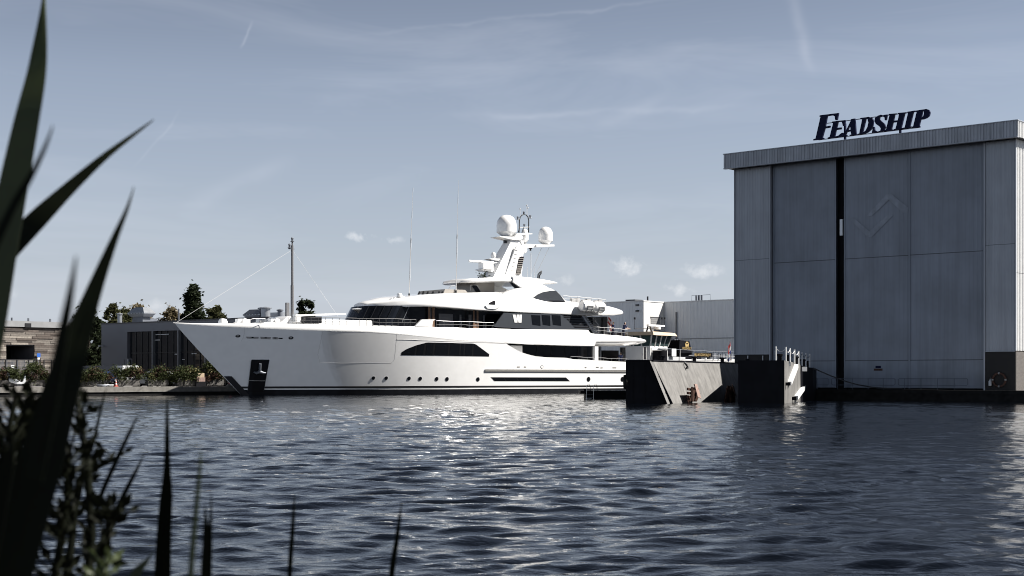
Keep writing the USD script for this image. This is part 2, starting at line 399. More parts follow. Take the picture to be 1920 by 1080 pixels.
# ------------------------------------------------------------------ water, ground, quays
def wave_height(x, y, spacing):
    rng = np.random.default_rng(11); h = np.zeros_like(x)
    wx = x + .35 * np.sin(.31 * y + 1.0) + .25 * np.sin(.83 * x + .57 * y)
    wy = y + .30 * np.sin(.41 * x + 2.0) + .2 * np.sin(1.1 * x - .7 * y)
    for i in range(84):
        lam = .24 * (5.6 ** rng.uniform(0, 1) ** 1.1); ang = math.pi / 2 + rng.normal(0, .48) + .15
        k = 2 * math.pi / lam; amp = WAVE * lam ** 1.05 * rng.uniform(.5, 1.2); ph = rng.uniform(0, 6.28)
        c = np.sin(k * (math.cos(ang) * wx + math.sin(ang) * wy) + ph)
        h += amp * np.exp(-(2.2 * spacing / lam) ** 2) * (c + .18 * (2 * c * c - 1))
    patch = .72 + .56 * meshkit.fbm(np.stack([x * .045, y * .03, 0 * x], -1), 3, 4)
    return h * patch
WAVE = .0052
def build_water():
    nr, nc = 900, 440
    D = 6.0 * (330 / 6.0) ** (np.linspace(0, 1, nr) ** 1.0)
    r = np.linspace(-.62, .62, nc)
    X, Y = D[:, None] * r[None], np.repeat(D[:, None], nc, 1)
    sp = np.maximum(np.gradient(D)[:, None], D[:, None] * (r[1] - r[0])) * np.ones_like(X)
    Z = wave_height(X, Y, sp)
    b = MB(); b.grid(np.stack([X, Y, Z], -1)[:, ::-1])
    g = np.linspace(-3000, 3000, 5)
    b.grid(np.array([[(x, y, -.35) for x in g] for y in g])[:, ::-1])
    obj('water', b, 'water', smooth=True, kind='structure')
build_water()

ang37 = math.radians(37.0)
YD = np.array((math.cos(ang37), math.sin(ang37))); YN = np.array((math.sin(ang37), -math.cos(ang37)))   # aft; to port (towards the camera)
YS = np.array((-23.8, 131.0))                                                                            # stem at the waterline
def yw(s, t=0.0, z=0.0):
    q = YS + s * YD + t * YN
    return np.array((q[0], q[1], z))

# hangar frame: local x along the facade to the right, y into the depth
HD = np.array((.76, -.65)); HD /= np.linalg.norm(HD); HB = np.array((-HD[1], HD[0]))
HR = np.array(((1904 - 960) / F * 100.0, 100.0))
_pl = Plane(HR, HD); HL = HR + HD * _pl.x(1377)
HANG = Plane(HL, HD); HW = HANG.x(1904); HROT = math.degrees(math.atan2(HD[1], HD[0]))
def hw(x, y, z=0.0):
    q = HL + HD * x + HB * y
    return np.array((q[0], q[1], z))

QZ = .72
edge = [yw(-230, -6.0), yw(41, -6.0), yw(41, -44), np.array((12, 214, 0.)), np.array((44, 196, 0.)), hw(-1.3, 66), hw(-1.3, -5.2), hw(HW + 14, -5.2)]
outer = [hw(HW + 14, 0) + 3000 * np.array((*HB, 0)), np.array((-500, 3200, 0.)), np.array((-3200, 2600, 0.)), np.array((-3200, -180, 0.))]
pg = Polygon([tuple(p[:2]) for p in edge + outer])
b = MB(); b.poly(list(pg.exterior.coords)[:-1], lambda x, y, d: (x, y, QZ + d), -.02)
obj('ground', b, 'paving', kind='structure')
def quay(i0, i1, capz):
    cap, wall = MB(), MB()
    for i in range(i0, i1):
        a, c = edge[i], edge[i + 1]; L = np.linalg.norm(c - a); dd = (c - a) / L; nn = np.array((dd[1], -dd[0], 0))
        if not pg.contains(Polygon([tuple((a + dd*L*.5 - nn*k)[:2]) for k in (.2, .3)] + [tuple((a + dd*(L*.5+.1) - nn*.25)[:2])]).centroid): nn = -nn
        e = lambda p, o, z: p + nn * o + np.array((0, 0, z))
        cap.hexa([e(a, .10, capz), e(c, .10, capz), e(c, -.6, capz), e(a, -.6, capz)], [e(a, .10, QZ + .06), e(c, .10, QZ + .06), e(c, -.6, QZ + .06), e(a, -.6, QZ + .06)])
        wall.hexa([e(a, .0, -2), e(c, .0, -2), e(c, -.5, -2), e(a, -.5, -2)], [e(a, .0, capz), e(c, .0, capz), e(c, -.5, capz), e(a, -.5, capz)])
    return cap, wall
cap, wall = quay(0, 3, .30)
q = thing('quay_wall', 'low concrete capped quay wall along the far bank behind the yacht', 'quay wall'); stage.GetPrimAtPath(q).SetCustomDataByKey('kind', 'structure')
obj('coping', cap, 'concrete', q); obj('wall_face', wall, 'quay_dark', q)
cap, wall = quay(3, 7, .52)
q = thing('quay_wall', 'dark quay wall in front of the big hangar doors', 'quay wall'); stage.GetPrimAtPath(q).SetCustomDataByKey('kind', 'structure')
obj('coping', cap, 'quay_dark', q); obj('wall_face', wall, 'quay_dark', q)
# near bank under the reeds
gx = np.linspace(-16, 12, 40); gy = np.linspace(-8, 4.2, 26)
B = np.array([[(x, y, .62 - .13 * max(y - .6, 0) ** 1.35 + .10 * meshkit.fbm(np.array((x * .9, y * .9, 0.)), 3, 2)) for x in gx] for y in gy])
bb = MB(); bb.grid(B[:, ::-1]); obj('river_bank', bb, 'bank_soil', smooth=True, kind='structure')

# ------------------------------------------------------------------ hangar
def hx(u): return HANG.x(u)
def hz(u, v): return HANG.xz(u, v)[1]
ZT = hz(1904, 227); HDEP = 60.0
hang = thing('boat_hangar', 'tall blue grey ribbed steel boat hangar with sliding doors', 'hangar', (*HL, 0), HROT)
FPF = Plane(HL - HB * .85, HD); ZT = FPF.xz(1905, 226.5)[1]; FZ = FPF.xz(1905, 256)[1]                       # underside of the fascia
TB = hz(1904, 657.5)                                # top of the brick base
x1442, x1446, x1564, x1579, x1702, x1843, x1847 = (hx(u) for u in (1442, 1446, 1564, 1579, 1702, 1843, 1847))
b = MB(); b.box(.05, x1442, .10, HDEP, TB, ZT - .1); b.box(x1847, HW - .05, .10, HDEP, TB, ZT - .1)
b.box(x1442, x1847, 1.4, HDEP, QZ, ZT - .1); obj('shell', b, 'seam_dark', hang)
b = MB(); b.box(-.3, HW + .2, -.3, HDEP, ZT - .1, ZT - .02); obj('roof', b, 'roof_dark', hang)
def tower(xa, xb):
    p = None
    for za, zb in ((TB, hz(1410, 487)), (hz(1410, 487) + .03, FZ - .02)):
        m = corrugated(xa, xb, za, zb, .235, .02, y=.06)
        p = obj('wall_panel', m, 'cladding_steel', hang)
tower(0.0, x1442); tower(x1847, HW)
for bx in ((-.03, 0.03, -.02, .1, TB, FZ), (HW - .03, HW + .04, -.02, .1, TB, FZ), (0.04, x1442 - .01, -.03, .1, TB - .06, TB), (x1847 + .01, HW - .04, -.03, .1, TB - .06, TB), (x1442 + .005, x1442 + .10, .0, .5, QZ, FZ), (x1843 + .05, x1847 - .005, .0, .5, QZ, FZ)):
    obj('corner_trim', MB().box(*bx), 'cladding_steel', hang)
# right hand wall in the sun
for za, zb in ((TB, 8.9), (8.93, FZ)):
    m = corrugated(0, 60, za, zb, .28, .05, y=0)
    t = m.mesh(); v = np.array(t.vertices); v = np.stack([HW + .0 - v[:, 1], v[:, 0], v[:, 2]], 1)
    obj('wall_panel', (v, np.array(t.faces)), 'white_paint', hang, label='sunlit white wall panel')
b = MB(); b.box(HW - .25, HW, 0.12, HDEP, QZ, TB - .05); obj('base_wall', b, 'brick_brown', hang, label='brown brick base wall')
b = MB(); b.box(x1847, HW + .01, .02, .12, QZ, TB - .06); obj('base_wall', b, 'brick_shaded', hang, label='brick base wall with shade in its colour')
b = MB(); b.box(0, x1442, .04, .14, QZ, TB - .06); b.box(0, .1, .14, HDEP, QZ, TB - .06); obj('base_wall', b, 'brick_shaded', hang, label='brick base wall with shade in its colour')
b = MB()
for u in (1402, 1430): b.box(hx(u) - .04, hx(u) + .04, -.02, .04, QZ, hz(u, 667))
obj('post', b, 'tug_grey', hang)
m = corrugated(0, HDEP, TB, ZT - .1, .28, .04, y=0); t = m.mesh(); v = np.array(t.vertices); v = np.stack([.0 + v[:, 1], HDEP - v[:, 0], v[:, 2]], 1)
obj('wall_panel', (v, np.array(t.faces)), 'cladding_steel', hang)
# fascia with its overhang
fx0 = FPF.x(1357); b = MB(); b.box(fx0 + .03, HW + .45, -.84, .5, FZ + .02, ZT); b.box(HW - .1, HW + .36, .5, HDEP, FZ + .02, ZT)
obj('fascia_core', b, 'seam_dark', hang)
m = corrugated(fx0, HW + .48, FZ, ZT + .02, .235, .035, y=-.85); obj('fascia', m, 'fascia_steel', hang)
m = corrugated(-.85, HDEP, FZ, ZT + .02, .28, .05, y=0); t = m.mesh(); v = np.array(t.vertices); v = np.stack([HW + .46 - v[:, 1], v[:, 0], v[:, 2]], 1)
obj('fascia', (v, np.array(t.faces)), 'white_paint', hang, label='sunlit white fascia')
b = MB(); b.box(fx0 - .03, HW + .53, -.93, -.5, ZT + .02, ZT + .08); b.box(HW + .3, HW + .54, -.5, HDEP, ZT + .02, ZT + .08); b.box(fx0 - .02, HW + .5, -.92, -.6, FZ - .05, FZ)
obj('fascia_trim', b, 'cladding_steel', hang)
# doors: three leaves of three panels
zs1 = hz(1640, 482); zs2 = hz(1640, 676)
for li, (xa, xb, yo) in enumerate(((x1446, x1564, .30), (x1579, x1702 - .02, .30), (x1702 + .02, x1843, .18))):
    leaf = obj('door_leaf', MB().box(xa, xb, yo + .05, yo + .35, QZ + .12, FZ + .1), 'seam_dark', hang)
    obj('door_panel', corrugated(xa + .06, xb - .06, zs1 + .04, FZ + .05, .30, .010, y=yo + .04, gap=.22), 'door_steel', leaf)
    obj('door_panel', corrugated(xa + .06, xb - .06, zs2 + .03, zs1 - .01, .30, .010, y=yo + .04, gap=.22), 'door_steel', leaf)
    obj('door_panel', MB().box(xa + .06, xb - .06, yo + .02, yo + .05, QZ + .15, zs2 - .02), 'door_lower', leaf)
    f = MB(); f.box(xa, xa + .07, yo - .01, yo + .05, QZ + .12, FZ + .05); f.box(xb - .07, xb, yo - .01, yo + .05, QZ + .12, FZ + .05)
    obj('door_frame', f, 'door_steel', leaf)
b = MB(); b.box(x1564 + .02, x1579 - .02, .8, .95, QZ, FZ); obj('dark_gap', b, 'dark_inside', hang)
b = MB(); b.box(hx(1571.6), hx(1576.4), .25, .4, hz(1574, 441), hz(1574, 410.5)); obj('lamp', b, 'lamp_white', hang)
# faint arrow emblem on the middle leaf
def z4(p): return [HANG.xz(1340 + x * .30208, 180 + y * .30208) for x, y in p]
for pts in ([(820, 755), (850, 752), (950, 838), (1058, 740), (1096, 738), (962, 876), (935, 872)], [(928, 746), (1055, 608), (1085, 605), (1190, 690), (1188, 722), (1160, 724), (1070, 642), (966, 742)]):
    b = MB(); b.poly(z4(pts), lambda x, z, d: (x, .295 - d, z), .010); obj('arrow_emblem', b, 'emblem_paint', hang)
b = MB(); b.box(hx(1638), hx(1648), .30, .318, hz(1643, 690), hz(1643, 686)); obj('notice', b, 'sign_navy', hang)
b = MB(); b.box(hx(1635), hx(1651), .30, .318, hz(1643, 695), hz(1643, 691)); obj('notice', b, 'rust_dark', hang)
# guard rail on the quay in front of the doors
gr = thing('guard_rail', 'thin dark looped steel guard rail before the hangar doors', 'railing', (*HL, 0), HROT)
for ua, ub in ((1527, 1560), (1565, 1684), (1690, 1820)):
    xa, xb = hx(ua), hx(ub); za, zb = hz(1640, 722), hz(1640, 709.5)
    lp = [(xa, -.5, za + .08), (xa, -.5, zb - .08), (xa + .08, -.5, zb), (xb - .08, -.5, zb), (xb, -.5, zb - .08), (xb, -.5, za + .08), (xb - .08, -.5, za), (xa + .08, -.5, za), (xa, -.5, za + .08)]
    obj('rail_loop', MB().tube(lp, .022, 6), 'rail_dark', gr)
    for k in np.arange(xa + .5, xb, 1.25): obj('post', MB().tube([(k, -.5, QZ), (k, -.5, zb)], .02, 6), 'rail_dark', gr)
# life ring and extinguisher on the brick base
lr = thing('life_ring', 'red and white life ring hung on the brick base', 'life ring', (*hw(hx(1874), -.08)[:2], hz(1874, 712)), HROT)
ang = np.linspace(0, 2 * math.pi, 41)
obj('ring', MB().tube([(.46 * math.cos(a), 0, .46 * math.sin(a)) for a in ang], .075, 10), 'rust_dark', lr, smooth=True)
for k in range(4):
    a = k * math.pi / 2; aa = np.linspace(a - .12, a + .12, 5)
    obj('band', MB().tube([(.46 * math.cos(x), 0, .46 * math.sin(x)) for x in aa], .082, 10), 'shutter_grey', lr)
ex = thing('bottle_float', 'small pale bottle shaped float hung beside the life ring', 'float', (*hw(hx(1857.5), -.08)[:2], hz(1857, 724)), HROT)
obj('bottle_body', MB().lathe([(0, 0), (.11, .02), (.12, .1), (.12, .32), (.06, .42), (.03, .46), (.03, .52), (0, .52)], 14), 'tug_grey', ex, smooth=40)
obj('hook', MB().tube([(0, .04, .52), (0, .06, .62), (-.04, .07, .66)], .012, 6), 'rail_dark', ex)

# roof sign letters, drawn in the plane of the sign
SG = lambda p: [HANG.xz(1500 + x / 7.385, 190 + y / 7.385) for x, y in p]
LET = [('F', [(170,537),(176,520),(205,512),(275,205),(258,210),(265,190),(523,158),(505,253),(478,256),(472,205),(440,190),(368,200),(340,345),(408,335),(402,360),(335,370),(297,505),(320,503),(316,520)], []),
 ('E', [(372,510),(375,497),(400,490),(450,292),(433,294),(438,276),(617,256),(607,335),(585,338),(570,285),(545,275),(517,280),(497,365),(562,357),(555,384),(490,392),(470,485),(520,472),(565,435),(590,432),(578,487)], []),
 ('A', [(572,489),(578,472),(598,462),(700,250),(688,245),(750,234),(768,455),(797,450),(793,463),(675,477),(678,460),(700,457),(692,412),(640,420),(620,462),(640,460),(638,480)], [[(652,395),(690,388),(682,325)]]),
 ('D', [(783,464),(790,447),(810,442),(852,242),(822,244),(825,228),(940,212),(985,224),(1006,265),(1000,330),(975,385),(930,425),(880,446)], [[(856,430),(895,405),(925,350),(937,290),(925,242),(904,237)]]),
 ('S', [(985,437),(1000,348),(1018,350),(1025,395),(1060,415),(1100,405),(1110,375),(1090,345),(1040,310),(1020,270),(1030,225),(1070,195),(1110,182),(1140,190),(1160,184),(1200,178),(1185,256),(1165,258),(1160,220),(1130,205),(1095,215),(1090,245),(1120,275),(1160,310),(1175,350),(1160,390),(1120,417),(1060,432),(1020,428)], []),
 ('H', [(1145,414),(1155,398),(1180,392),(1230,187),(1215,188),(1220,172),(1330,162),(1326,178),(1302,180),(1285,265),(1345,258),(1362,170),(1345,172),(1350,158),(1462,146),(1460,160),(1440,165),(1390,368),(1412,366),(1408,380),(1288,396),(1292,382),(1312,378),(1338,282),(1278,290),(1255,388),(1280,385),(1277,400)], []),
 ('I', [(1412,379),(1418,363),(1440,358),(1487,152),(1475,153),(1480,140),(1587,124),(1583,140),(1560,145),(1510,346),(1536,343),(1530,360)], []),
 ('P', [(1533,363),(1540,348),(1557,343),(1607,138),(1595,140),(1600,124),(1740,102),(1775,114),(1792,150),(1780,197),(1745,227),(1700,244),(1662,250),(1640,336),(1652,340),(1648,356)], [[(1672,226),(1695,205),(1708,160),(1701,130),(1688,128)]])]
sg = thing('rooftop_sign', 'navy italic rooftop sign reading FEADSHIP on the hangar roof', 'sign', (*HL, 0), HROT)
for ch, pts, holes in LET:
    b = MB(); b.poly(SG(pts), lambda x, z, d: (x, .1 + d, z), .16, [SG(h) for h in holes]); obj('letter', b, 'sign_navy', sg)
a0, a1 = SG([(345, 297), (1700, 118)]); c0, c1 = SG([(230, 528), (1640, 352)])
obj('back_rail', MB().bar((a0[0], .32, a0[1]), (a1[0], .32, a1[1]), .05), 'sign_navy', sg)
obj('back_rail', MB().bar((c0[0], .32, c0[1]), (c1[0], .32, c1[1]), .05), 'sign_navy', sg)
for x in (595, 1360):
    t0 = SG([(x, 300 if x < 800 else 200)])[0]; obj('support_post', MB().box(t0[0] - .07, t0[0] + .07, .28, .42, ZT - .05, t0[1]), 'sign_navy', sg)

# ------------------------------------------------------------------ warehouse behind the workboat
WC = np.array(((1207 - 960) / F * 216, 216.0)); WZ = CH + (HOR - 565) / F * 216
W2 = WC + HB * 5.45
wh = thing('warehouse', 'long grey ribbed steel warehouse with a white recessed loading wall', 'warehouse', (*WC, 0), HROT)
obj('wall_panel', corrugated(-60, 0, QZ, WZ, .62, .04, y=0), 'warehouse_steel', wh)
t = corrugated(0, 5.45, QZ, WZ, 3.0, .02, y=0).mesh(); v = np.array(t.vertices); v = np.stack([-v[:, 1] * 1.0, v[:, 0], v[:, 2]], 1)
obj('wall_panel', (v, np.array(t.faces)), 'warehouse_white', wh, label='white recessed end wall in the sun')
obj('wall_panel', corrugated(0, 60, QZ, WZ, .62, .04, y=5.45), 'warehouse_steel', wh)
b = MB(); b.box(-60, -.02, .02, 40, QZ, WZ - .05); b.box(-.02, 60, 5.47, 40, QZ, WZ - .05); obj('shell', b, 'roof_dark', wh)
b = MB(); b.box(-60, .08, -.14, .25, WZ - .02, WZ + .14); b.box(-.15, .08, .25, 5.3, WZ - .02, WZ + .14); b.box(-.1, 60, 5.3, 5.7, WZ - .02, WZ + .14)
obj('roof_edge', b, 'white_paint', wh)
WP2 = Plane(WC, HB)
xa, xb = WP2.x(1220), WP2.x(1236.5); za = WP2.xz(1228, 596)[1]
sh = obj('roller_door', MB().box(.02, .06, xa, xb, QZ, za), 'shutter_grey', wh)
b = MB()
for z in np.arange(QZ + .3, za, .3): b.box(.06, .085, xa, xb, z, z + .26)
obj('slat', b, 'shutter_grey', sh, kind='stuff')
obj('lintel', MB().box(.02, .12, xa - .1, xb + .1, za, za + .15), 'roof_dark', wh)
WP1 = Plane(WC, HD)
for u, v in ((1196, 572), (1196, 583)):
    x, z = WP1.xz(u, v); obj('wall_lamp', MB().box(x - .25, x + .25, -.3, -.07, z - .12, z + .12), 'window_trim', wh)
x, z = WP1.xz(1160, 564); obj('roof_hatch', MB().box(x - .9, x + .9, 3, 5, WZ, WZ + .55), 'roof_dark', wh)
x, z = WP1.xz(1200, 560); obj('flue', MB().tube([(x, 2, WZ), (x, 2, WZ + .85)], .12, 8), 'dark_metal', wh)
for u in (1222, 1227, 1232):
    x = WP1.xz(u, 560)[0] + 2; obj('roof_vent', MB().tube([(x, 9, WZ), (x, 9, WZ + 1.15)], .16, 8), 'vent_dark', wh)
obj('roof_rail', MB().tube([(x - 2.2, 9.6, WZ), (x - 2.2, 9.6, WZ + 1.2), (x + 1.2, 9.6, WZ + 1.2), (x + 1.2, 9.6, WZ)], .035, 6), 'vent_dark', wh)
WP3 = Plane(W2, HD)
x = WP3.x(1269); obj('downpipe', MB().tube([(x, 5.3, QZ), (x, 5.3, WZ - 1.5)], .13, 8), 'shutter_grey', wh)
b = MB(); z = WP3.xz(1330, 635)[1]; b.box(0, 60, 5.33, 5.37, z, z + .10); obj('wall_seam', b, 'shutter_grey', wh)
# ------------------------------------------------------------------ motor yacht (local x runs aft from the stem, y to starboard, z up)
yt = thing('motor_yacht', 'large white motor yacht with dark windows moored along the quay', 'yacht', (*YS, 0), 37.0)
def yp(u, v, t):
    r = np.array(((u - 960) / F, 1.0)); D = (t + YN @ YS) / (YN @ r)
    return float((D * r - YS) @ YD), float(CH + (HOR - v) / F * D)
def tr(pts):          # (u, v, t) -> s, z
    a = np.array([yp(*p) for p in pts]); return pchip(a[:, 0], a[:, 1])
TIP = -7.46
band_top = tr([(325, 604.6, 0), (360, 604.8, 1.6), (450, 605.3, 3.6), (545, 606.2, 4.5), (640, 609, 4.8), (775, 611.7, 4.8), (823, 613.3, 4.8), (915, 616, 4.8), (1103, 617.8, 4.8), (1108, 624, 4.8), (1112, 625.5, 4.8), (1150, 628.5, 4.6), (1180, 632, 4.0), (1195, 638, 1.5)])
band_bot = tr([(325, 605.6, 0), (360, 607.2, 1.6), (459, 612.4, 3.5), (552, 617, 4.4), (640, 620.4, 4.7), (676, 621.6, 4.8), (743, 626, 4.9), (800, 632, 4.9), (870, 639, 4.9), (947, 643, 4.9), (1000, 646, 4.9), (1092, 648.7, 4.9), (1150, 648.9, 4.8), (1180, 647.5, 4.2), (1195, 643, 1.5)])
STE = 47.0
def deck_b(s):        # half breadth at deck level
    s = np.asarray(s, float)
    f = 1 - (1 - np.clip((s - TIP) / 25, 0, 1)) ** 2.25
    a = np.sqrt(np.clip(1 - (np.clip(s - 39.5, 0, 99) / 7.7) ** 2.2, 0, 1))
    return 4.95 * f * a
def stem_s(q): return -.15 + (TIP + .25) * np.asarray(q, float) ** 1.0
zk = lambda s: band_bot(s)
cut = tr([(900, 600, 4.9), (940, 630, 4.9), (949, 644.5, 4.9), (960, 651, 4.9), (973, 658.5, 4.9), (990, 664.5, 4.9), (1007, 668.2, 4.9), (1030, 670, 4.9), (1066, 671.3, 4.9), (1071, 673, 4.9), (1090, 674, 4.9), (1173, 678.5, 4.9), (1220, 681, 4.9)])
bwl = pchip([-.15, 5, 10, 15, 20, 25, 30, 48], [0, 1.0, 2.25, 3.4, 4.2, 4.62, 4.75, 4.6])
def hull_b(s, z):
    s, z = np.asarray(s, float), np.asarray(z, float)
    q = np.clip((z + .7) / (zk(np.minimum(s, 40)) + .7), 0, 1)
    bd = 4.95 * (1 - (1 - np.clip((s - TIP) / 25, 0, 1)) ** 2.25) * (1 - .05 * np.clip((s - 30) / 18, 0, 1) ** 2)
    qs_ = np.clip((-.15 - s) / -(TIP + .25), 0, .985)
    return np.where(s < -.15, bd * np.clip((q - qs_) / (1 - qs_), 0, 1), bwl(s) + (bd - bwl(s)) * q)
def hp(u, v):         # photo point -> s, z on the port side of the hull
    t = 4.9
    for _ in range(25):
        s, z = yp(u, v, t); t = .5 * t + .5 * float(hull_b(s, z))
    return s, z
def loft(secs, caps=True):
    secs = np.asarray(secs, float); b = MB(); b.grid(secs, closed=True)
    if caps:
        for sec, sg in ((secs[0], 1), (secs[-1], -1)):
            c = sec.mean(0); n = len(sec); V = np.vstack([sec, c])
            b.add(V, [((j + 1) % n, j, n) if sg > 0 else (j, (j + 1) % n, n) for j in range(n)])
    t = b.mesh()
    if t.volume < 0: t = trimesh.Trimesh(np.array(t.vertices), np.array(t.faces)[:, ::-1], process=False)
    return t
def sym(s, half):     # half section (b, z) from bottom centre to top centre -> closed ring
    h = np.asarray(half, float)
    return np.vstack([np.stack([np.full(len(h), s), -h[:, 0], h[:, 1]], 1), np.stack([np.full(len(h) - 2, s), h[-2:0:-1, 0], h[-2:0:-1, 1]], 1)])

# hull shell: rows follow the raked stem
nq, ns = 26, 170
qs = np.linspace(0, 1, nq); ps = np.linspace(0, 1, ns) ** 1.25
port = np.zeros((nq, ns, 3))
for i, qv in enumerate(qs):
    s = stem_s(qv) + (STE + .3 - stem_s(qv)) * ps
    top = np.minimum(zk(s), np.where(s > 24, cut(s), 99)); z = -.7 + (top + .7) * qv
    x = hull_b(s, z)
    port[i] = np.stack([s, -x, z], 1)
star = port.copy(); star[:, :, 1] *= -1
b = MB(); b.grid(port); b.grid(star[:, ::-1])
tp, ts = port[-1], star[-1]; b.grid(np.stack([tp - (0, 0, .02), ts - (0, 0, .02)]))
tr0 = port[:, -1]; tr1 = star[:, -1]; b.grid(np.stack([tr0, tr1]))
hull = obj('hull', b, 'yacht_white', yt, smooth=35)

def conf(top, bot, mat_, name, parent, off=.03, n=60, label=None, inner=.05, px=True):
    """plate that follows the hull side, between an upper and a lower photo outline"""
    if px: top = [hp(*p) for p in top]; bot = [hp(*p) for p in bot]
    ft = lambda s: np.interp(s, [p[0] for p in top], [p[1] for p in top]); fb = lambda s: np.interp(s, [p[0] for p in bot], [p[1] for p in bot])
    s0, s1 = max(top[0][0], bot[0][0]), min(top[-1][0], bot[-1][0])
    s = np.linspace(s0, s1, n); m = 5
    Z = np.array([fb(s) + (ft(s) - fb(s)) * k / (m - 1) for k in range(m)])
    S_ = np.repeat(s[None], m, 0); Y = -(hull_b(S_, Z) + off); Yi = -(hull_b(S_, Z) - inner)
    O = np.stack([S_, Y, Z], -1); I = np.stack([S_, Yi, Z], -1)
    b = MB(); b.grid(O)
    b.grid(np.stack([O[0], I[0]])); b.grid(np.stack([I[-1], O[-1]])); b.grid(np.stack([I[:, 0], O[:, 0]])); b.grid(np.stack([O[:, -1], I[:, -1]]))
    return obj(name, b, mat_, parent, label=label)
def quadp(c, mat_, name, parent, off=.03, n=8, label=None):
    """four photo corners (tl, tr, br, bl) on the hull"""
    c = [np.array(hp(*p)) for p in c]; k = np.linspace(0, 1, n)
    G = np.array([[(c[0]*(1-a) + c[1]*a) * (1-d) + (c[3]*(1-a) + c[2]*a) * d for a in k] for d in k])
    Y = hull_b(G[..., 0], G[..., 1])
    O = np.stack([G[..., 0], -(Y + off), G[..., 1]], -1); I = np.stack([G[..., 0], -(Y - .08), G[..., 1]], -1)
    b = MB(); b.grid(O[::-1])
    for e in (np.stack([O[0], I[0]]), np.stack([I[-1], O[-1]]), np.stack([I[:, 0], O[:, 0]]), np.stack([O[:, -1], I[:, -1]])): b.grid(e)
    return obj(name, b, mat_, parent, label=label)
# boot stripe and bottom paint
zs = np.linspace(-.05, STE, 60)
def level(z0, z1, name, m_, off, sa=None):
    sa = sa if sa is not None else stem_s((z1 + .7) / 7.1) + .35
    s = np.concatenate([np.linspace(sa, 6, 30), np.linspace(6.5, STE, 40)])
    Zs = np.array([z0, (z0 + z1) / 2, z1])[:, None] * np.ones((1, len(s))); S2 = np.repeat(s[None], 3, 0)
    b = MB()
    for sg in (-1, 1):
        O = np.stack([S2, sg * (hull_b(S2, Zs) + off), Zs], -1); b.grid(O if sg < 0 else O[::-1])
        I = np.stack([S2, sg * (hull_b(S2, Zs) - .02), Zs], -1); b.grid(np.stack([O[-1], I[-1]]) if sg < 0 else np.stack([I[-1], O[-1]]))
    obj(name, b, m_, hull)
level(-.6, .48, 'bottom_paint', 'anti_fouling', .02)
level(.62, .80, 'boot_stripe', 'dark_metal', .012)
# stem bar
b = MB()
for q0, q1 in zip(np.linspace(0, .34, 8)[:-1], np.linspace(0, .34, 8)[1:]):
    pa, pb = [(stem_s(q) + .02, -.7 + 7.15 * q) for q in (q0, q1)]
    b.hexa([(pa[0] - .06, -.10, pa[1]), (pa[0] + .55, -.36, pa[1]), (pa[0] + .55, .36, pa[1]), (pa[0] - .06, .10, pa[1])], [(pb[0] - .06, -.10, pb[1]), (pb[0] + .55, -.36, pb[1]), (pb[0] + .55, .36, pb[1]), (pb[0] - .06, .10, pb[1])])
obj('stem_plate', b, 'dark_metal', hull)

# fashion plate and bulwark: a tray all round at upper deck level
secs = []
for s in np.concatenate([np.linspace(TIP, 0, 26), np.linspace(.5, 34.5, 50), np.linspace(34.7, 37.5, 18), np.linspace(37.8, 47.12, 40)]):
    zt, zb = float(band_top(s)), float(band_bot(s)); bd = max(float(deck_b(s)), .015); fwd = float(np.clip((14 - s) / 8, 0, 1))
    bb_ = min(bd, float(hull_b(s, zb)) + .03) if s < 38 else bd
    bb_ = max(bb_, .012); lean = (.10 + .10 * (1 - fwd)) * min(1, bd / 1.5) * min(1, (zt - zb) / .8); w = min(.22, bb_ * .4)
    zd = max(zt - (.25 if s > 36.5 else 1.0), zb + .04) if zt - zb > .3 else zb + (zt - zb) * .6
    rr = min(.10, (zt - zb) * .2); lo = min(.30, (zt - zb) * .35)
    if s > 37: half = [(0, zb + .02), (bb_ * .86, zb), (bb_ * .97, zb + lo), (bb_, zb + lo * 1.9), (bb_ - lean, zt - rr), (bb_ - lean - rr * .7, zt), (max(bb_ - lean - w, .005), zt), (max(bb_ - lean - w - .01, .004), zd), (0, zd)]
    else: half = [(0, zb + .02), (bb_ * .98, zb), (bb_, zb + .03 * min(1, zt - zb)), (bb_ - lean * .4, zb + (zt - zb) * .5), (bb_ - lean, zt - rr), (bb_ - lean - rr * .7, zt), (max(bb_ - lean - w, .005), zt), (max(bb_ - lean - w - .01, .004), zd), (0, zd)]
    secs.append(sym(s, half))
bulwark = obj('bulwark', loft(secs), 'yacht_white', yt, smooth=38)
def side_y(s): return float(deck_b(s))
# crease between hull and fashion plate
b = MB(); S_ = np.linspace(yp(746, 636, 4.9)[0], yp(1000, 646, 4.9)[0], 40)
zc = pchip([yp(746, 636, 4.9)[0], yp(850, 640.2, 4.9)[0], yp(947, 643.4, 4.9)[0], yp(1000, 646.2, 4.9)[0]], [yp(746, 636, 4.9)[1], yp(850, 640.2, 4.9)[1], yp(947, 643.4, 4.9)[1], yp(1000, 646.2, 4.9)[1]])
b.tube([(s, -float(hull_b(s, min(zc(s), zk(s) - .03))) - .012, float(zc(s))) for s in S_], .016, 6); obj('crease', b, 'seam_grey', hull)
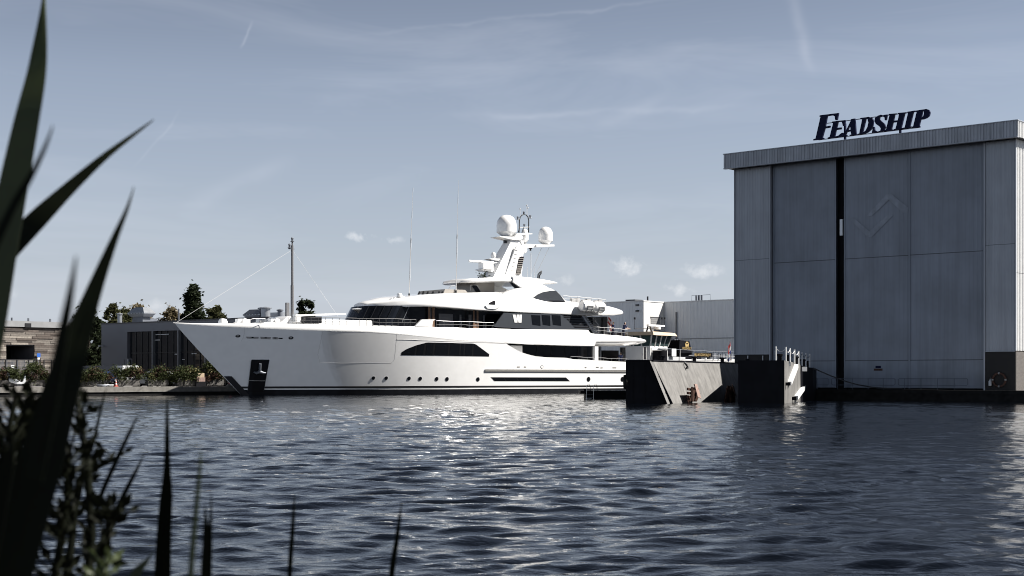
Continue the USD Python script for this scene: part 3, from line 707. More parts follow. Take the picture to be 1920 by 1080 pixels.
# shell door seam, fairlead slots, ovals, anchor pocket
def seam(pts, r=.010, m_='seam_grey'):
    q = [hp(*p) for p in pts]; d = []
    for a, c in zip(q[:-1], q[1:]):
        for k in np.linspace(0, 1, 8, endpoint=False): d.append((a[0]*(1-k) + c[0]*k, a[1]*(1-k) + c[1]*k))
    d.append(q[-1]); obj('panel_seam', MB().tube([(s, -float(hull_b(s, z)) + .002, z) for s, z in d], r, 5), m_, hull)
seam([(742, 626.5), (744, 628), (743, 640), (740, 672), (738, 677), (733, 680.5), (690, 680.6), (640, 680.8), (600, 680)])
seam([(605, 622), (596, 665), (600, 680)], .010); seam([(459, 614), (457, 632), (452, 640)], .010)
for pts in ([(461, 631.2), (485, 631.6), (484, 635.2), (463, 634.8)], [(488, 631.6), (508, 632), (507, 636), (489, 635.6)], [(511, 632), (521, 632.2), (521, 636.2), (511, 636)]):
    p = quadp(pts, 'slot_metal', 'fairlead_slot', hull, .02)
    mu, mv = np.mean(pts, 0); quadp([(mu - 2, mv - 1.4), (mu + 2, mv - 1.3), (mu + 2, mv + .6), (mu - 2, mv + .5)], 'dark_inside', 'fairlead_opening', p, .035, 4)
quadp([(522, 633.4), (531, 633.6), (529, 635.6), (522, 635.4)], 'dark_inside', 'fairlead_slot', hull, .02)
def disc(u, v, ru, m_, name, off, parent, ri=0.0, squash=1.0):
    s0, z0 = hp(u, v); s1, _ = hp(u + ru, v); r = abs(s1 - s0); rz = r * squash; b = MB(); k = 18
    ring = [(s0 + r * math.cos(a), z0 + rz * math.sin(a)) for a in np.arange(k) / k * 2 * math.pi]
    o = np.array([(s, -float(hull_b(s, z)) - off, z) for s, z in ring]); c = np.array((s0, -float(hull_b(s0, z0)) - off, z0)); i_ = o + (0, off + .05, 0)
    b.add(np.vstack([o, c]), [(j, (j + 1) % k, k) for j in range(k)]); b.grid(np.stack([np.vstack([o, o[:1]]), np.vstack([i_, i_[:1]])]))
    return obj(name, b, m_, parent)
for u, v in ((446, 630.2), (545.5, 633.6)):
    p = disc(u, v, 4.6, 'dark_metal', 'hawse_pipe', .02, hull, squash=.62); disc(u - .6, v - .6, 2.2, 'slot_metal', 'hawse_lip', .04, p, squash=.6)
pk = quadp([(471.5, 675), (504, 675.2), (493.5, 735), (464.5, 735)], 'dark_inside', 'anchor_pocket', hull, .03, 10)
for a, c in (((471.5, 674.6), (504.4, 674.8)), ((471.0, 675), (464.0, 733)), ((504.4, 675), (494.0, 733))):
    q0, q1 = hp(*a), hp(*c); obj('pocket_rim', MB().tube([(q0[0]+(q1[0]-q0[0])*k, -float(hull_b(q0[0]+(q1[0]-q0[0])*k, q0[1]+(q1[1]-q0[1])*k)) - .05, q0[1]+(q1[1]-q0[1])*k) for k in np.linspace(0, 1, 8)], .028, 6), 'stainless', pk)
quadp([(467, 713.2), (497, 713.4), (497, 714.6), (467, 714.4)], 'slot_metal', 'pocket_sill', pk, .07, 4)
def anch(pts): 
    b = MB(); q = [hp(*p) for p in pts]
    b.tube([(s, -float(hull_b(s, z)) - .16, z) for s, z in q], .10, 8); return b
a_ = MB()
for pts in ([(486.5, 682), (486, 690), (485.5, 698)], [(485.5, 697), (479, 699.5), (474.5, 697.5)], [(485.5, 697), (492, 699.5), (497, 699.5)]):
    q = [hp(*p) for p in pts]; a_.tube([(s, -float(hull_b(s, z)) - .16, z) for s, z in q], [.16, .12, .07] if pts[0][1] > 690 else .12, 8)
obj('anchor', a_, 'vent_dark', yt, smooth=True)
# long hull side window split in panes
W = lambda u: np.interp(u, [752, 762, 780, 801, 886, 892, 917], [661, 654.5, 647.5, 642, 644, 645.5, 664.0])
Wb = lambda u: np.interp(u, [752, 917], [665.6, 668.4])
fr = conf([(u, W(u)) for u in np.linspace(752, 917, 60)], [(u, Wb(u)) for u in np.linspace(752, 917, 60)], 'window_trim', 'hull_window', hull, .02, 70)
for ua, ub in ((754, 779), (780.5, 796), (797.5, 813), (814.5, 841), (842.5, 862), (863.5, 870), (871.5, 886), (887.5, 914)):
    uu = np.linspace(ua, ub, 14); conf([(u, W(u) + 1.0) for u in uu], [(u, Wb(u) - 1.2) for u in uu], 'black_glass', 'pane', fr, .03, 16)
# rub rail, slit window, ports
conf([(907, 692.2), (1040, 692.8), (1180, 693.4), (1215, 693.5)], [(909, 696.4), (1040, 697.0), (1180, 697.8), (1215, 698)], 'slot_metal', 'rub_rail', hull, .09, 40)
conf([(908, 694.9), (1180, 696)], [(909, 696.6), (1180, 698)], 'seam_grey', 'rub_rail_shadow', hull, .06, 40) if False else None
sw = conf([(920, 707.2), (1000, 707.4), (1061, 707.6)], [(927, 714.3), (1000, 714.4), (1068, 714.6)], 'window_trim', 'slit_window', hull, .02, 40) if False else quadp([(920, 707.2), (1061, 707.6), (1068.5, 714.7), (927.5, 714.4)], 'window_trim', 'slit_window', hull, .02, 12)
for k in range(6): quadp([(922.5 + k*23.2 , 708), (944.5 + k*23.2, 708), (947 + k*23.6, 713.9), (926.5 + k*23.4, 713.8)], 'black_glass', 'pane', sw, .03, 6)
for u, v in ((700, 708.8), (724, 709), (766.8, 709.6), (787.8, 710), (818.6, 710.6), (838, 710.8), (896, 711.2), (1103.5, 711), (1167, 711)):
    p = disc(u, v, 3.4, 'stainless', 'porthole', .02, hull, squash=1.05); disc(u - .4, v, 2.4, 'black_glass', 'pane', .035, p, squash=1.1)
for u, v, w_ in ((972, 688, 5), (984.5, 688, 4), (1098, 689, 3), (1120, 688.6, 5), (1128, 689.6, 4), (1152, 689.4, 7)): quadp([(u - w_/2, v - 1), (u + w_/2, v - 1), (u + w_/2, v + 1), (u - w_/2, v + 1)], 'slot_metal', 'drain_port', hull, .02, 4)
p = disc(1016, 687.8, 2.6, 'stainless', 'hull_light', .02, hull); disc(1016, 687.8, 1.9, 'yacht_white', 'lens', .03, p)

# ---------------- main deck inside the side cut-out
s_a, s_b = yp(946, 650, 4)[0], yp(1112, 650, 3.6)[0]; zdk = yp(1000, 672, 4.9)[1] - 1.0
b = MB(); b.box(s_a - 1, STE - .2, -4.5, 4.5, zdk - .12, zdk); obj('main_deck', b, 'teak', yt)
zc_ = float(band_bot(33)) - .02
sal = obj('main_saloon', MB().box(s_a - 1, s_b, -3.55, 3.55, zdk, zc_), 'black_glass', yt, label='dark glass main deck saloon')
for k in range(6): 
    x = s_a + .8 + k * (s_b - s_a - 1) / 6; obj('saloon_mullion', MB().box(x - .03, x + .03, -3.59, -3.55, zdk, zc_), 'window_trim', sal)
b = MB(); b.box(s_a - .3, s_a + 2.0, -4.3, -3.6, zdk, zc_ - .05); obj('boarding_locker', b, 'yacht_white', yt)
s1 = yp(1118, 660, 4.6)[0]; obj('deck_pillar', MB().box(s1 - .23, s1 + .23, -4.65, -4.3, zdk, zc_), 'yacht_white', yt)
s2 = yp(1125, 660, 4.2)[0]; obj('deck_pillar', MB().box(s2 - .1, s2 + .1, -4.3, -4.1, zdk, zc_), 'stainless', yt)
s3 = yp(1169, 660, 2.5)[0]; obj('deck_pillar', MB().box(s3 - .22, s3 + .22, -2.6, -2.2, zdk, zc_), 'dark_metal', yt)
obj('aft_bulkhead', MB().box(yp(1129, 660, 1.)[0], yp(1158, 660, 1.)[0], -1.2, 1.2, zdk, yp(1142, 657, 1.)[1]), 'dark_inside', yt)
obj('deck_sofa', MB().box(s_b + 2.2, s_b + 4.6, -3.0, -2.0, zdk, zdk + .85).box(s_b + 2.2, s_b + 4.6, -2.0, -1.7, zdk, zdk + 1.2), 'dark_inside', yt)
obj('deck_table', MB().box(s_b + 4.8, s_b + 6.2, -3.0, -1.6, zdk + .68, zdk + .74).box(s_b + 5.4, s_b + 5.6, -2.4, -2.2, zdk, zdk + .68), 'teak', yt)
def rail(pts_uv, t, top_h, n_posts, name='guard_rail', mid=1, m_='rail_steel', r=.020, base=None):
    """rail along photo base points at offset t; posts, top bar and wires"""
    q = np.array([yp(u, v, t) for u, v in pts_uv]); f = lambda s: np.interp(s, q[:, 0], q[:, 1])
    ss = np.linspace(q[0, 0], q[-1, 0], n_posts)
    yy = lambda s: -min(t, side_y(s) - .15) if name == 'guard_rail' else -t
    p = obj(name, MB().tube([(s, yy(s), f(s) + top_h) for s in np.linspace(q[0, 0], q[-1, 0], 40)], r, 6), m_, yt)
    for k in range(mid):
        obj('rail_wire', MB().tube([(s, yy(s), f(s) + top_h * (k + 1) / (mid + 1)) for s in np.linspace(q[0, 0], q[-1, 0], 40)], .012, 5), m_, p)
    for s in ss: obj('stanchion', MB().tube([(s, yy(s), f(s) - .1), (s, yy(s), f(s) + top_h)], .02, 6), m_, p)
    return p
rail([(556, 606.5), (640, 609.2), (705, 610.5), (780, 612)], 4.6, .66, 20)
rail([(818, 613.8), (860, 615), (926, 616.8)], 4.65, .62, 8, m_='window_frame', r=.035)
rail([(1070, 674.5), (1120, 676.5), (1176, 679)], 4.55, .32, 8, mid=0)
b = MB(); q0, q1, q2 = yp(440, 605.2, 3.1), yp(475, 598, 3.0), yp(500, 597, 3.2)
obj('pulpit_rail', MB().tube([(q0[0], -2.9, q0[1]), (q1[0], -2.9, q1[1]), (q2[0], -2.9, q2[1]), (q2[0], -2.9, q2[1] - .6)], .03, 6), 'stainless', yt)
# raised foredeck, windlass gear, foremast
ft_ = tr([(500, 604, 2.0), (528, 604.5, 2.3), (546, 592.5, 2.3), (578, 592.3, 2.6), (584, 598.4, 2.8), (640, 599, 3.2), (700, 600.5, 3.4)])
secs = []
for s in np.concatenate([np.linspace(yp(500, 604, 2)[0], yp(590, 598, 2.8)[0], 24), np.linspace(yp(592, 598, 2.8)[0], yp(700, 600, 3.3)[0], 12)]):
    zt = float(ft_(s)); w = float(np.interp(s, [0, 3, 14], [1.5, 2.0, 3.6])); zb = float(band_top(s)) - 1.0
    zt = max(zt, zb + .1); secs.append(sym(s, [(0, zb), (w, zb), (w * .97, zt - .12), (w * .92, zt), (0, zt + .04)]))
obj('foredeck_trunk', loft(secs), 'yacht_white', yt, smooth=40)
q = yp(418, 601, 0); obj('bow_locker', MB().lathe([(0, 0), (.42, 0), (.42, .25), (.3, .48), (0, .56)], 18, (q[0], 0, q[1] - .35)), 'yacht_white', yt, smooth=40)
for u, w_ in ((455, 1.2), (490, .8), (515, 1.0)):
    q = yp(u, 602, .6); obj('windlass', MB().box(q[0] - w_/2, q[0] + w_/2, -.9, -.3, q[1] - .6, q[1] + .18).tube([(q[0], -1.1, q[1] + .05), (q[0], -.1, q[1] + .05)], .2, 12), 'stainless' if u == 490 else 'yacht_white', yt)
q = yp(585, 596, 2.5); obj('deck_hatch', MB().box(q[0] - .9, q[0] + .8, -2.9, -1.6, q[1] - .5, q[1] + .12), 'window_trim', yt)
q = yp(566, 592, 2); obj('tender_crane', MB().bar((q[0] - .8, -2.2, q[1]), (q[0] + 4.5, -2.2, q[1] + .28), .16).box(q[0] - .9, q[0] - .4, -2.5, -1.9, q[1] - .6, q[1] + .1), 'yacht_white', yt)
sm = 4.28; zt = yp(548, 446, 0)[1]; z0 = 7.0; zmid = yp(548, 535, 0)[1]
fm = obj('foremast', MB().tube([(sm, 0, z0), (sm, 0, zmid)], .155, 12).tube([(sm, 0, zmid), (sm, 0, zt - .7)], .115, 12).tube([(sm, 0, zt - .75), (sm, 0, zt)], .07, 10), 'mast_grey', yt, smooth=40)
for dz, dx in ((-.15, 0), (-.75, -.28)):
    l = obj('mast_light', MB().lathe([(0, 0), (.16, .02), (.18, .08), (.09, .12), (.11, .32), (.14, .36), (.08, .44), (0, .46)], 12, (sm + dx, 0, zt + dz - .25)), 'vent_dark', fm, smooth=30)
obj('light_bracket', MB().box(sm - .4, sm + .2, -.05, .05, zt - 1.06, zt - 1.0), 'vent_dark', fm)
q = yp(384, 604, .3)
obj('stay', MB().tube([(sm, 0, zt - 1.1), (q[0] - 2.6, -.1, 6.45)], .013, 5), 'stay_white', fm)
q = yp(634, 594, 0); obj('stay', MB().tube([(sm, 0, zt - 1.1), (q[0], 0, q[1])], .011, 5), 'stay_white', fm)
obj('mast_foot', MB().box(sm - .75, sm - .45, -.3, .0, z0, yp(544, 568, 0)[1]), 'mast_grey', fm)

# ---------------- upper deck: wheelhouse, recess, grey wing with the W
zf = yp(760, 604, 3.4)[1] - .75
def wh_plan(w, s_front, s_back, n=14):
    a = np.linspace(0, math.pi / 2, n); pts = [(s_front + 3.4 * (1 - math.cos(x)), -w * math.sin(x) ** .8) for x in a]
    return pts + [(s_back, -w)]
s_fb, s_ft = yp(677, 600, 1.0)[0] - 1.0, yp(692, 580, 1.0)[0] - .6
s_wb = yp(806, 600, 3.6)[0]
zb, zt2 = zf, yp(800, 574, 4.4)[1]
lo, hi = wh_plan(3.75, s_fb, s_wb), wh_plan(3.75, s_ft, s_wb)
ring = lambda pl, z: np.array([(x, y, z) for x, y in pl] + [(x, -y, z) for x, y in pl[::-1]])
gl = obj('wheelhouse', loft([ring(lo, zb), ring(hi, zt2)]), 'black_glass', yt, label='dark raked wheelhouse windows')
for k in (3, 5, 7, 9, 11, 13, 14):
    a, c = lo[k], hi[k]; zq = zb + .75; f = .75 / (zt2 - zb); a2 = (a[0] + (c[0]-a[0])*f, a[1])
    obj('window_mullion', MB().bar((a2[0] - .02, a2[1] - .03, zq), (c[0] - .02, c[1] - .03, zt2), .07 if k < 13 else .12, .05), 'window_trim' if k < 13 else 'window_frame', gl)
s_g = yp(930, 600, 4.2)[0]; s_e = yp(1100, 600, 3.6)[0]
obj('upper_saloon', MB().box(s_wb - .05, s_e, -3.3, 3.3, zf - .4, float(tr([(800, 575, 4), (1100, 591, 4)])(20)) + .6), 'black_glass', yt, label='dark glass upper deck saloon')
b = MB()
for u in (823, 839, 849): pass
for ua, ub, va in ((823, 849, 588), (862, 865, 590), (879, 884, 590), (906, 909, 591)):
    qa, qb = yp(ua, va, 3.35), yp(ub, 606, 3.35); obj('saloon_pane', MB().box(qa[0], qb[0], -3.36, -3.31, zf, qa[1]), 'window_frame', yt)
for us, top in (((803, 806), 577), ((811, 814.5), 577), ((887.5, 889.5), 583), ((894.5, 896.5), 583)):
    qa = yp(us[0], top, 4.0); qb = yp(us[1], top, 4.0); obj('door_post', MB().box(qa[0], qb[0], -4.05, -3.95, zf - .3, qa[1] + .1), 'teak', yt)
qa, qb = yp(887, 608, 4.55), yp(897, 615, 4.55); obj('side_gate', MB().box(qa[0], qb[0], -4.6, -4.5, qb[1] - .2, qa[1] + .05), 'teak', yt)
qa, qb = yp(810, 601, 4.6), yp(812, 613, 4.6); obj('gate_post', MB().box(qa[0], qb[0], -4.65, -4.5, qb[1] - .1, qa[1]), 'teak', yt)
b = MB(); q = [yp(u, v, 4.7) for u, v in ((778, 612), (791, 599), (817, 598.7), (812, 601.5), (810, 613))]
b.poly(q, lambda s, z, d: (s, -4.72 + d, z), .22); obj('wing_bulwark', b, 'yacht_white', yt)
# grey wing
q = [yp(u, v, 4.72) for u, v in ((926.5, 611.0), (944.5, 586.5), (1000, 588.2), (1050, 589.8), (1058, 592.6), (1093, 595), (1106, 617.8), (1100, 617.8))]
q += [yp(u, v, 4.72) for u, v in ((1000, 616.8), (960, 615), (927, 613))]
b = MB(); b.poly(q, lambda s, z, d: (s, -4.74 + d, z), .14)
b.poly(q, lambda s, z, d: (s, 4.74 - d, z), .14)
wing = obj('wing_panel', b, 'yacht_grey', yt, label='dark grey upper deck side panel')
for ua, ub in ((996.5, 1012.5), (1016, 1031), (1035, 1051)):
    q = [yp(u, v, 4.72) for u, v in ((ua - .6, 590.6), (ub - .4, 591.2), (ub + .6, 610.6), (ua + 1.6, 608.4))]
    b = MB(); b.poly(q, lambda s, z, d: (s, -4.765 + d, z), .03); wp = obj('wing_window', b, 'black_glass', wing)
for k in range(5):
    ua, v, ub = 1056 + k * 4.3 + (2 if k else 0), 593.8 + k * 4.6, 1088 + k * 3.6
    q = [yp(u, vv, 4.72) for u, vv in ((ua, v - .4), (ub, v + .6), (ub + 2, v + 2.5), (ua + 3, v + 1.9))]
    b = MB(); b.poly(q, lambda s, z, d: (s, -4.77 + d, z), .03); obj('louvre', b, 'dark_inside', wing)
ZW = lambda p: [yp(900 + x / 6, 530 + y / 6, 4.72) for x, y in p]
b = MB(); b.poly(ZW([(365, 360), (397, 360), (405, 408), (411, 360), (437, 360), (436, 408), (443, 360), (469, 361), (463, 451), (430, 450), (421, 412), (417, 450), (386, 449)]), lambda s, z, d: (s, -4.775 + d, z), .035)
obj('letter', b, 'yacht_white', wing, label='white block letter W')
b = MB(); q0, q1 = yp(921, 615, 4.6), yp(926, 607, 4.6); b.bar((q0[0], -4.6, q0[1] - .1), (q1[0], -4.6, q1[1]), .08); obj('wing_strut', b, 'dark_metal', yt)

# ---------------- bridge roof / sun deck band
sb = tr([(688, 579.3, 1.5), (720, 577.6, 3.2), (800, 575, 4.4), (850, 578, 4.6), (900, 582, 4.6), (1000, 587.3, 4.6), (1085, 591, 4.6), (1130, 591.9, 4.3), (1150, 591.0, 3.0), (1158, 587, 1.0)])
st = tr([(688, 577.8, 1.5), (698, 570.6, 2.4), (723, 563.8, 2.8), (767, 556, 3.3), (800, 552, 3.6), (857, 549, 3.7), (948, 548, 3.8), (985, 552, 3.9), (1030, 564.5, 3.9), (1070, 566, 3.9), (1097, 568.5, 3.9), (1130, 573, 3.5), (1150, 580, 2.4), (1158, 584.5, 1.0)])
sF, sA = yp(688, 578, 1.5)[0] - .7, yp(1158, 586, 1.0)[0] + .35
def sd_b(s):
    f = 1 - (1 - np.clip((s - sF) / 7.0, 0, 1)) ** 2.4
    a = np.sqrt(np.clip(1 - (np.clip(s - 38.0, 0, 99) / (sA - 38.0 + .02)) ** 2.0, 0, 1))
    return 4.72 * f * a
secs = []
for s in np.concatenate([np.linspace(sF, sF + 3, 22), np.linspace(sF + 3.3, 36, 60), np.linspace(36.3, sA, 30)]):
    b0 = max(float(sd_b(s)), .03); z0_, z1_ = float(sb(s)), float(st(s)); z1_ = max(z1_, z0_ + .05); h = z1_ - z0_
    fr_ = float(np.clip((s - sF - 3) / 8, 0, 1)); aft = float(np.clip((36 - s) / 4, 0, 1))
    k = min(1, b0 / 3)
    half = [(0, z0_ + .03), (b0 * .96, z0_), (b0, z0_ + min(.07, h * .2)), (b0 - .03 * k - .05 * h * k, z0_ + h * .33), (b0 - .14 * h * k - .05 * k, z0_ + h * .62), (b0 - .28 * h * k - .06 * k, z0_ + h * .84),
            (b0 - .42 * h * k - .15 * k, z0_ + h * .96), (b0 - .5 * h * k - .28 * k, z1_), (b0 * .35, z1_ + .22 * (1 - fr_) * k - .1 * fr_ * k), (0, z1_ + .28 * (1 - fr_) * k - .1 * fr_ * k)]
    secs.append(sym(s, half))
sund = obj('sun_deck', loft(secs), 'yacht_white', yt, smooth=40)
# side light niche
q = [yp(900 + x / 6, 530 + y / 6, 4.62) for x, y in ((95, 245), (110, 225), (160, 203), (168, 204), (173, 248))]
b = MB(); b.poly(q, lambda s, z, d: (s, -4.62 + d, z), .25); obj('light_niche', b, 'dark_inside', sund)
q = [yp(900 + x / 6, 530 + y / 6, 4.75) for x, y in ((62, 256), (228, 264), (185, 292), (160, 298), (85, 292), (70, 275))]
b = MB(); b.poly(q, lambda s, z, d: (s, -4.78 + d, z), .3); obj('light_shelf', b, 'yacht_white', sund)
# arches rising to the hardtop
A = [(944, 549.6), (955, 545), (967, 540.8), (980, 539), (993, 538.2), (1010, 537.8), (1024, 538.6), (1034, 541), (1046, 548), (1060, 563.5), (1095, 570), (1080, 580), (944, 578)]
q = [yp(u, v, 4.0) for u, v in A]; b = MB(); b.poly(q, lambda s, z, d: (s, -4.0 + d, z), .5); b.poly(q, lambda s, z, d: (s, 4.0 - d, z), .5); obj('arch_base', b, 'yacht_white', yt)
G = [(992, 570), (995, 564), (1000, 558), (1008, 552), (1017, 548), (1030, 545.6), (1042, 545), (1050, 553), (1059, 565), (1046, 563.5), (1030, 563.6), (1018, 568), (1010, 571), (1000, 571.6)]
q = [yp(u, v, 4.02) for u, v in G]; b = MB(); b.poly(q, lambda s, z, d: (s, -4.06 + d, z), .1); obj('arch_window', b, 'yacht_grey', yt)
q = [yp(u, v, 4.05) for u, v in ((992, 570), (1000, 571.6), (1010, 571), (1018, 568), (1030, 563.6), (1046, 563.5), (1059, 565), (1059, 566.2), (1046, 565.4), (1031, 565.6), (1019, 570), (1010, 573), (1000, 573.6), (992, 572.4))]
b = MB(); b.poly(q, lambda s, z, d: (s, -4.08 + d, z), .1); obj('arch_window_sill', b, 'window_trim', yt)
LEG = [(962, 518.4), (975, 518), (985, 520), (1003, 526), (1022, 536), (1040, 547), (1030, 549), (1012, 541.5), (1003, 540), (985, 541.5), (974, 537), (962, 529)]
q = [yp(u, v, 3.5) for u, v in LEG]; b = MB(); b.poly(q, lambda s, z, d: (s, -3.55 + d, z), .45); b.poly(q, lambda s, z, d: (s, 3.55 - d, z), .45); obj('hardtop_leg', b, 'yacht_white', yt)
q = [yp(u, v, 3.3) for u, v in ((955, 529), (963, 529), (975, 540), (966, 541.5))]; b = MB(); b.poly(q, lambda s, z, d: (s, -3.35 + d, z), .1); obj('leg_window', b, 'black_glass', yt)
hb = tr([(857, 531.3, 1.0), (880, 530, 2.6), (930, 529, 3.2), (963, 528.4, 3.4), (1010, 531.5, 3.3), (1025, 533, 2.4), (1038, 531.6, .8)])
ht = tr([(857, 530.6, 1.0), (870, 525.3, 2.2), (903, 521, 2.9), (935, 519.6, 3.1), (963, 518.4, 3.3), (985, 518.8, 3.3), (1007, 522, 3.0), (1025, 527, 2.0), (1038, 530.8, .8)])
h0, h1 = yp(857, 531, 1.0)[0] - .5, yp(1038, 531, .8)[0] + .4
secs = []
for s in np.concatenate([np.linspace(h0, h0 + 2.5, 14), np.linspace(h0 + 2.8, h1 - 2.5, 16), np.linspace(h1 - 2.3, h1, 14)]):
    w = 3.45 * math.sqrt(max(1 - abs((s - (h0 + h1) / 2) / ((h1 - h0) / 2)) ** 3.2, 0)); w = max(w, .04); a, c = float(hb(s)), float(ht(s)); c = max(c, a + .04)
    secs.append(sym(s, [(0, a + .12 * min(1, w)), (w * .9, a), (w, a + (c - a) * .25), (w * .985, a + (c - a) * .55), (w * .93, a + (c - a) * .92), (w * .88, c), (0, c + .10 * min(1, w / 2))]))
obj('hardtop', loft(secs), 'yacht_white', yt, smooth=40)
qa, qb = yp(890, 549, 1.6), yp(927, 531, 1.6); b = MB(); b.box(qa[0], qb[0], -1.6, 1.6, qa[1] - .9, qb[1] + .1); obj('bar_casing', b, 'warm_grey', yt)
q = [yp(u, v, 1.8) for u, v in ((883, 534.5), (894, 535), (901, 548), (893, 548))]; b = MB(); b.poly(q, lambda s, z, d: (s, -1.85 + d, z), .06); obj('wind_screen', b, 'black_glass', yt)
qa, qb = yp(829, 552, 2.4), yp(880, 544, 2.4); b = MB(); b.poly([(qa[0], qa[1] - .3), (qa[0] + .35, qb[1]), (qb[0] - .5, qb[1]), (qb[0], qa[1] + .1), (qb[0], qa[1] - .3)], lambda s, z, d: (s, -2.4 + d, z), 4.4); obj('sun_pad', b, 'warm_grey', yt)
for u in (781, 788.5, 797, 806.5, 818, 824):
    q0, q1 = yp(u, 555, 2.6), yp(u + 6, 546.4, 2.6); obj('wind_break', MB().bar((q0[0], -2.6, q0[1] - .3), (q1[0], -2.6, q1[1]), .07, .16), 'window_trim', yt)
for us in ([(836, 550), (845, 536.5), (853, 536)], [(882, 545), (882, 535.4), (894, 534.6), (904, 549)], [(904, 548.2), (930, 548), (935, 549.6)]):
    q = [yp(u, v, 2.0) for u, v in us]; obj('deck_rail', MB().tube([(s, -2.0, z) for s, z in q], .03, 6), 'seam_grey', yt)
for u, v in ((734, 562), (740, 560.6), (744, 560), (757, 558.6), (764, 558)):
    q = yp(u, v, 2.6); obj('roof_fitting', MB().tube([(q[0], -2.6, q[1] - .3), (q[0], -2.6, q[1] + .18)], .09, 8), 'yacht_white', yt)
q = yp(749, 557, 2.6); obj('searchlight', MB().lathe([(0, -.35), (.1, -.35), (.1, 0), (.26, .02), (.28, .2), (.2, .34), (0, .4)], 14, (q[0], -2.6, q[1])), 'yacht_white', yt, smooth=40)
for (ua, va, uj, vj, ut, vt) in ((767, 555, 770.5, 450, 774.5, 352), (855, 549, 857, 442.5, 859.5, 338)):
    a, j, t_ = yp(ua, va, 2.5), yp(uj, vj, 2.5), yp(ut, vt, 2.5)
    w = obj('whip_antenna', MB().tube([(a[0], -2.5, a[1] - .3), (j[0], -2.5, j[1])], .042, 6), 'stay_white', yt)
    obj('antenna_top', MB().tube([(j[0], -2.5, j[1]), (t_[0], -2.5, t_[1])], .028, 6, .014), 'stay_white', w)
    obj('antenna_joint', MB().tube([(j[0] - .02, -2.5, j[1] - .25), (j[0] + .02, -2.5, j[1] + .15)], .055, 6), 'seam_grey', w)
    obj('antenna_foot', MB().tube([(a[0], -2.5, a[1] - .35), (a[0], -2.5, a[1] + .25)], .085, 8), 'dark_metal', w)
# ---------------- mast
M0, M1 = (lambda p, t=0.0: yp(860 + p[0] / 6.75, 380 + p[1] / 6.75, t)), None
mp_ = lambda pts, t=.9: [yp(860 + x / 6.75, 380 + y / 6.75, t) for x, y in pts]
mast = obj('radar_mast', MB().hexa([(a, -1.0 if i in (0, 1) else 1.0, z) for i, (a, z) in enumerate(mp_([(430, 945), (790, 945), (790, 945), (430, 945)]))],
      [(a, -.62 if i in (0, 1) else .62, z) for i, (a, z) in enumerate(mp_([(690, 470), (850, 480), (850, 480), (690, 470)]))]), 'yacht_white', yt)
q = mp_([(585, 930), (720, 930), (838, 600), (800, 560), (735, 545)], 1.05); b = MB(); b.poly(q, lambda s, z, d: (s, -1.06 + d, z), .2); obj('mast_fairing', b, 'yacht_white', mast)
q = mp_([(722, 908), (784, 912), (828, 684), (800, 680), (770, 692), (760, 720)], 1.1); b = MB(); b.poly(q, lambda s, z, d: (s, -1.09 + d, z), .04); gri = obj('mast_grille', b, 'dark_inside', mast)
for k in range(9):
    y = 705 + k * 24; x0 = 766 - (y - 692) * .19; q = mp_([(x0, y), (x0 + 62, y), (x0 + 60, y + 7), (x0 - 1, y + 7)], 1.1)
    b = MB(); b.poly(q, lambda s, z, d: (s, -1.12 + d, z), .04); obj('grille_slat', b, 'warm_grey', gri)
for k in range(6):
    q = mp_([(735 - k * 11, 600 + k * 52)], 1.1)[0]; obj('mast_rung', MB().box(q[0] - .13, q[0] + .13, -1.1, -1.06, q[1] - .03, q[1] + .03), 'seam_grey', mast)
q = mp_([(680, 470), (745, 385), (790, 385), (815, 440), (800, 470), (870, 600), (850, 640), (830, 600), (780, 480)], .7); b = MB(); b.poly(q, lambda s, z, d: (s, -.7 + d, z), 1.4); obj('mast_head', b, 'yacht_white', mast)
def arm(pts, t, w, name='spreader'):
    q = mp_(pts, t); b = MB(); b.poly(q, lambda s, z, d: (s, -t + d, z), w); return obj(name, b, 'yacht_white', mast)
arm([(515, 430), (530, 424), (690, 430), (820, 450), (780, 475), (690, 470)], .8, 1.6); arm([(800, 520), (985, 524), (985, 560), (850, 580), (820, 570)], .6, 1.2)
arm([(985, 528), (1212, 530), (1214, 552), (985, 560)], .75, 1.5); arm([(390, 710), (450, 704), (640, 716), (640, 750), (470, 730)], .5, 1.0); arm([(275, 845), (300, 836), (590, 850), (590, 892), (340, 866)], .5, 1.0)
arm([(790, 388), (930, 386), (934, 398), (800, 405)], .4, .8)
def dome(cx, yb, yt_, rad, t=0.0):
    s0, zb0 = mp_([(cx, yb)], t)[0]; _, zt0 = mp_([(cx, yt_)], t)[0]; sx, _ = mp_([(cx + rad, yb)], t)[0]
    r = rad / 6.75 / F * 146.0; h = zt0 - zb0
    pr = [(0, 0), (r * .38, 0), (r * .62, h * .05), (r * .97, h * .19), (r * 1.0, h * .20), (r, h * .24)] + [(r * math.cos(a) ** .85, h * .50 + h * .50 * math.sin(a)) for a in np.linspace(0, math.pi / 2, 12)]
    d = obj('satellite_dome', MB().lathe(pr, 32, (s0, -t, zb0)), 'yacht_white', yt, smooth=50)
    obj('dome_foot', MB().lathe([(r * .4, -.12), (r * .42, .03), (0, .03)], 16, (s0, -t, zb0)), 'seam_grey', d)
dome(605, 428, 155, 130, 0); dome(1100, 528, 305, 97, 0); dome(838, 505, 330, 48, -.9)
fr2 = [mp_([p], 0)[0] for p in ((765, 380), (769, 220), (780, 180), (805, 155), (828, 147), (852, 155), (876, 180), (886, 220), (884, 380))]
li = obj('light_frame', MB().tube([(s, 0, z) for s, z in fr2], .055, 8), 'dark_metal', mast)
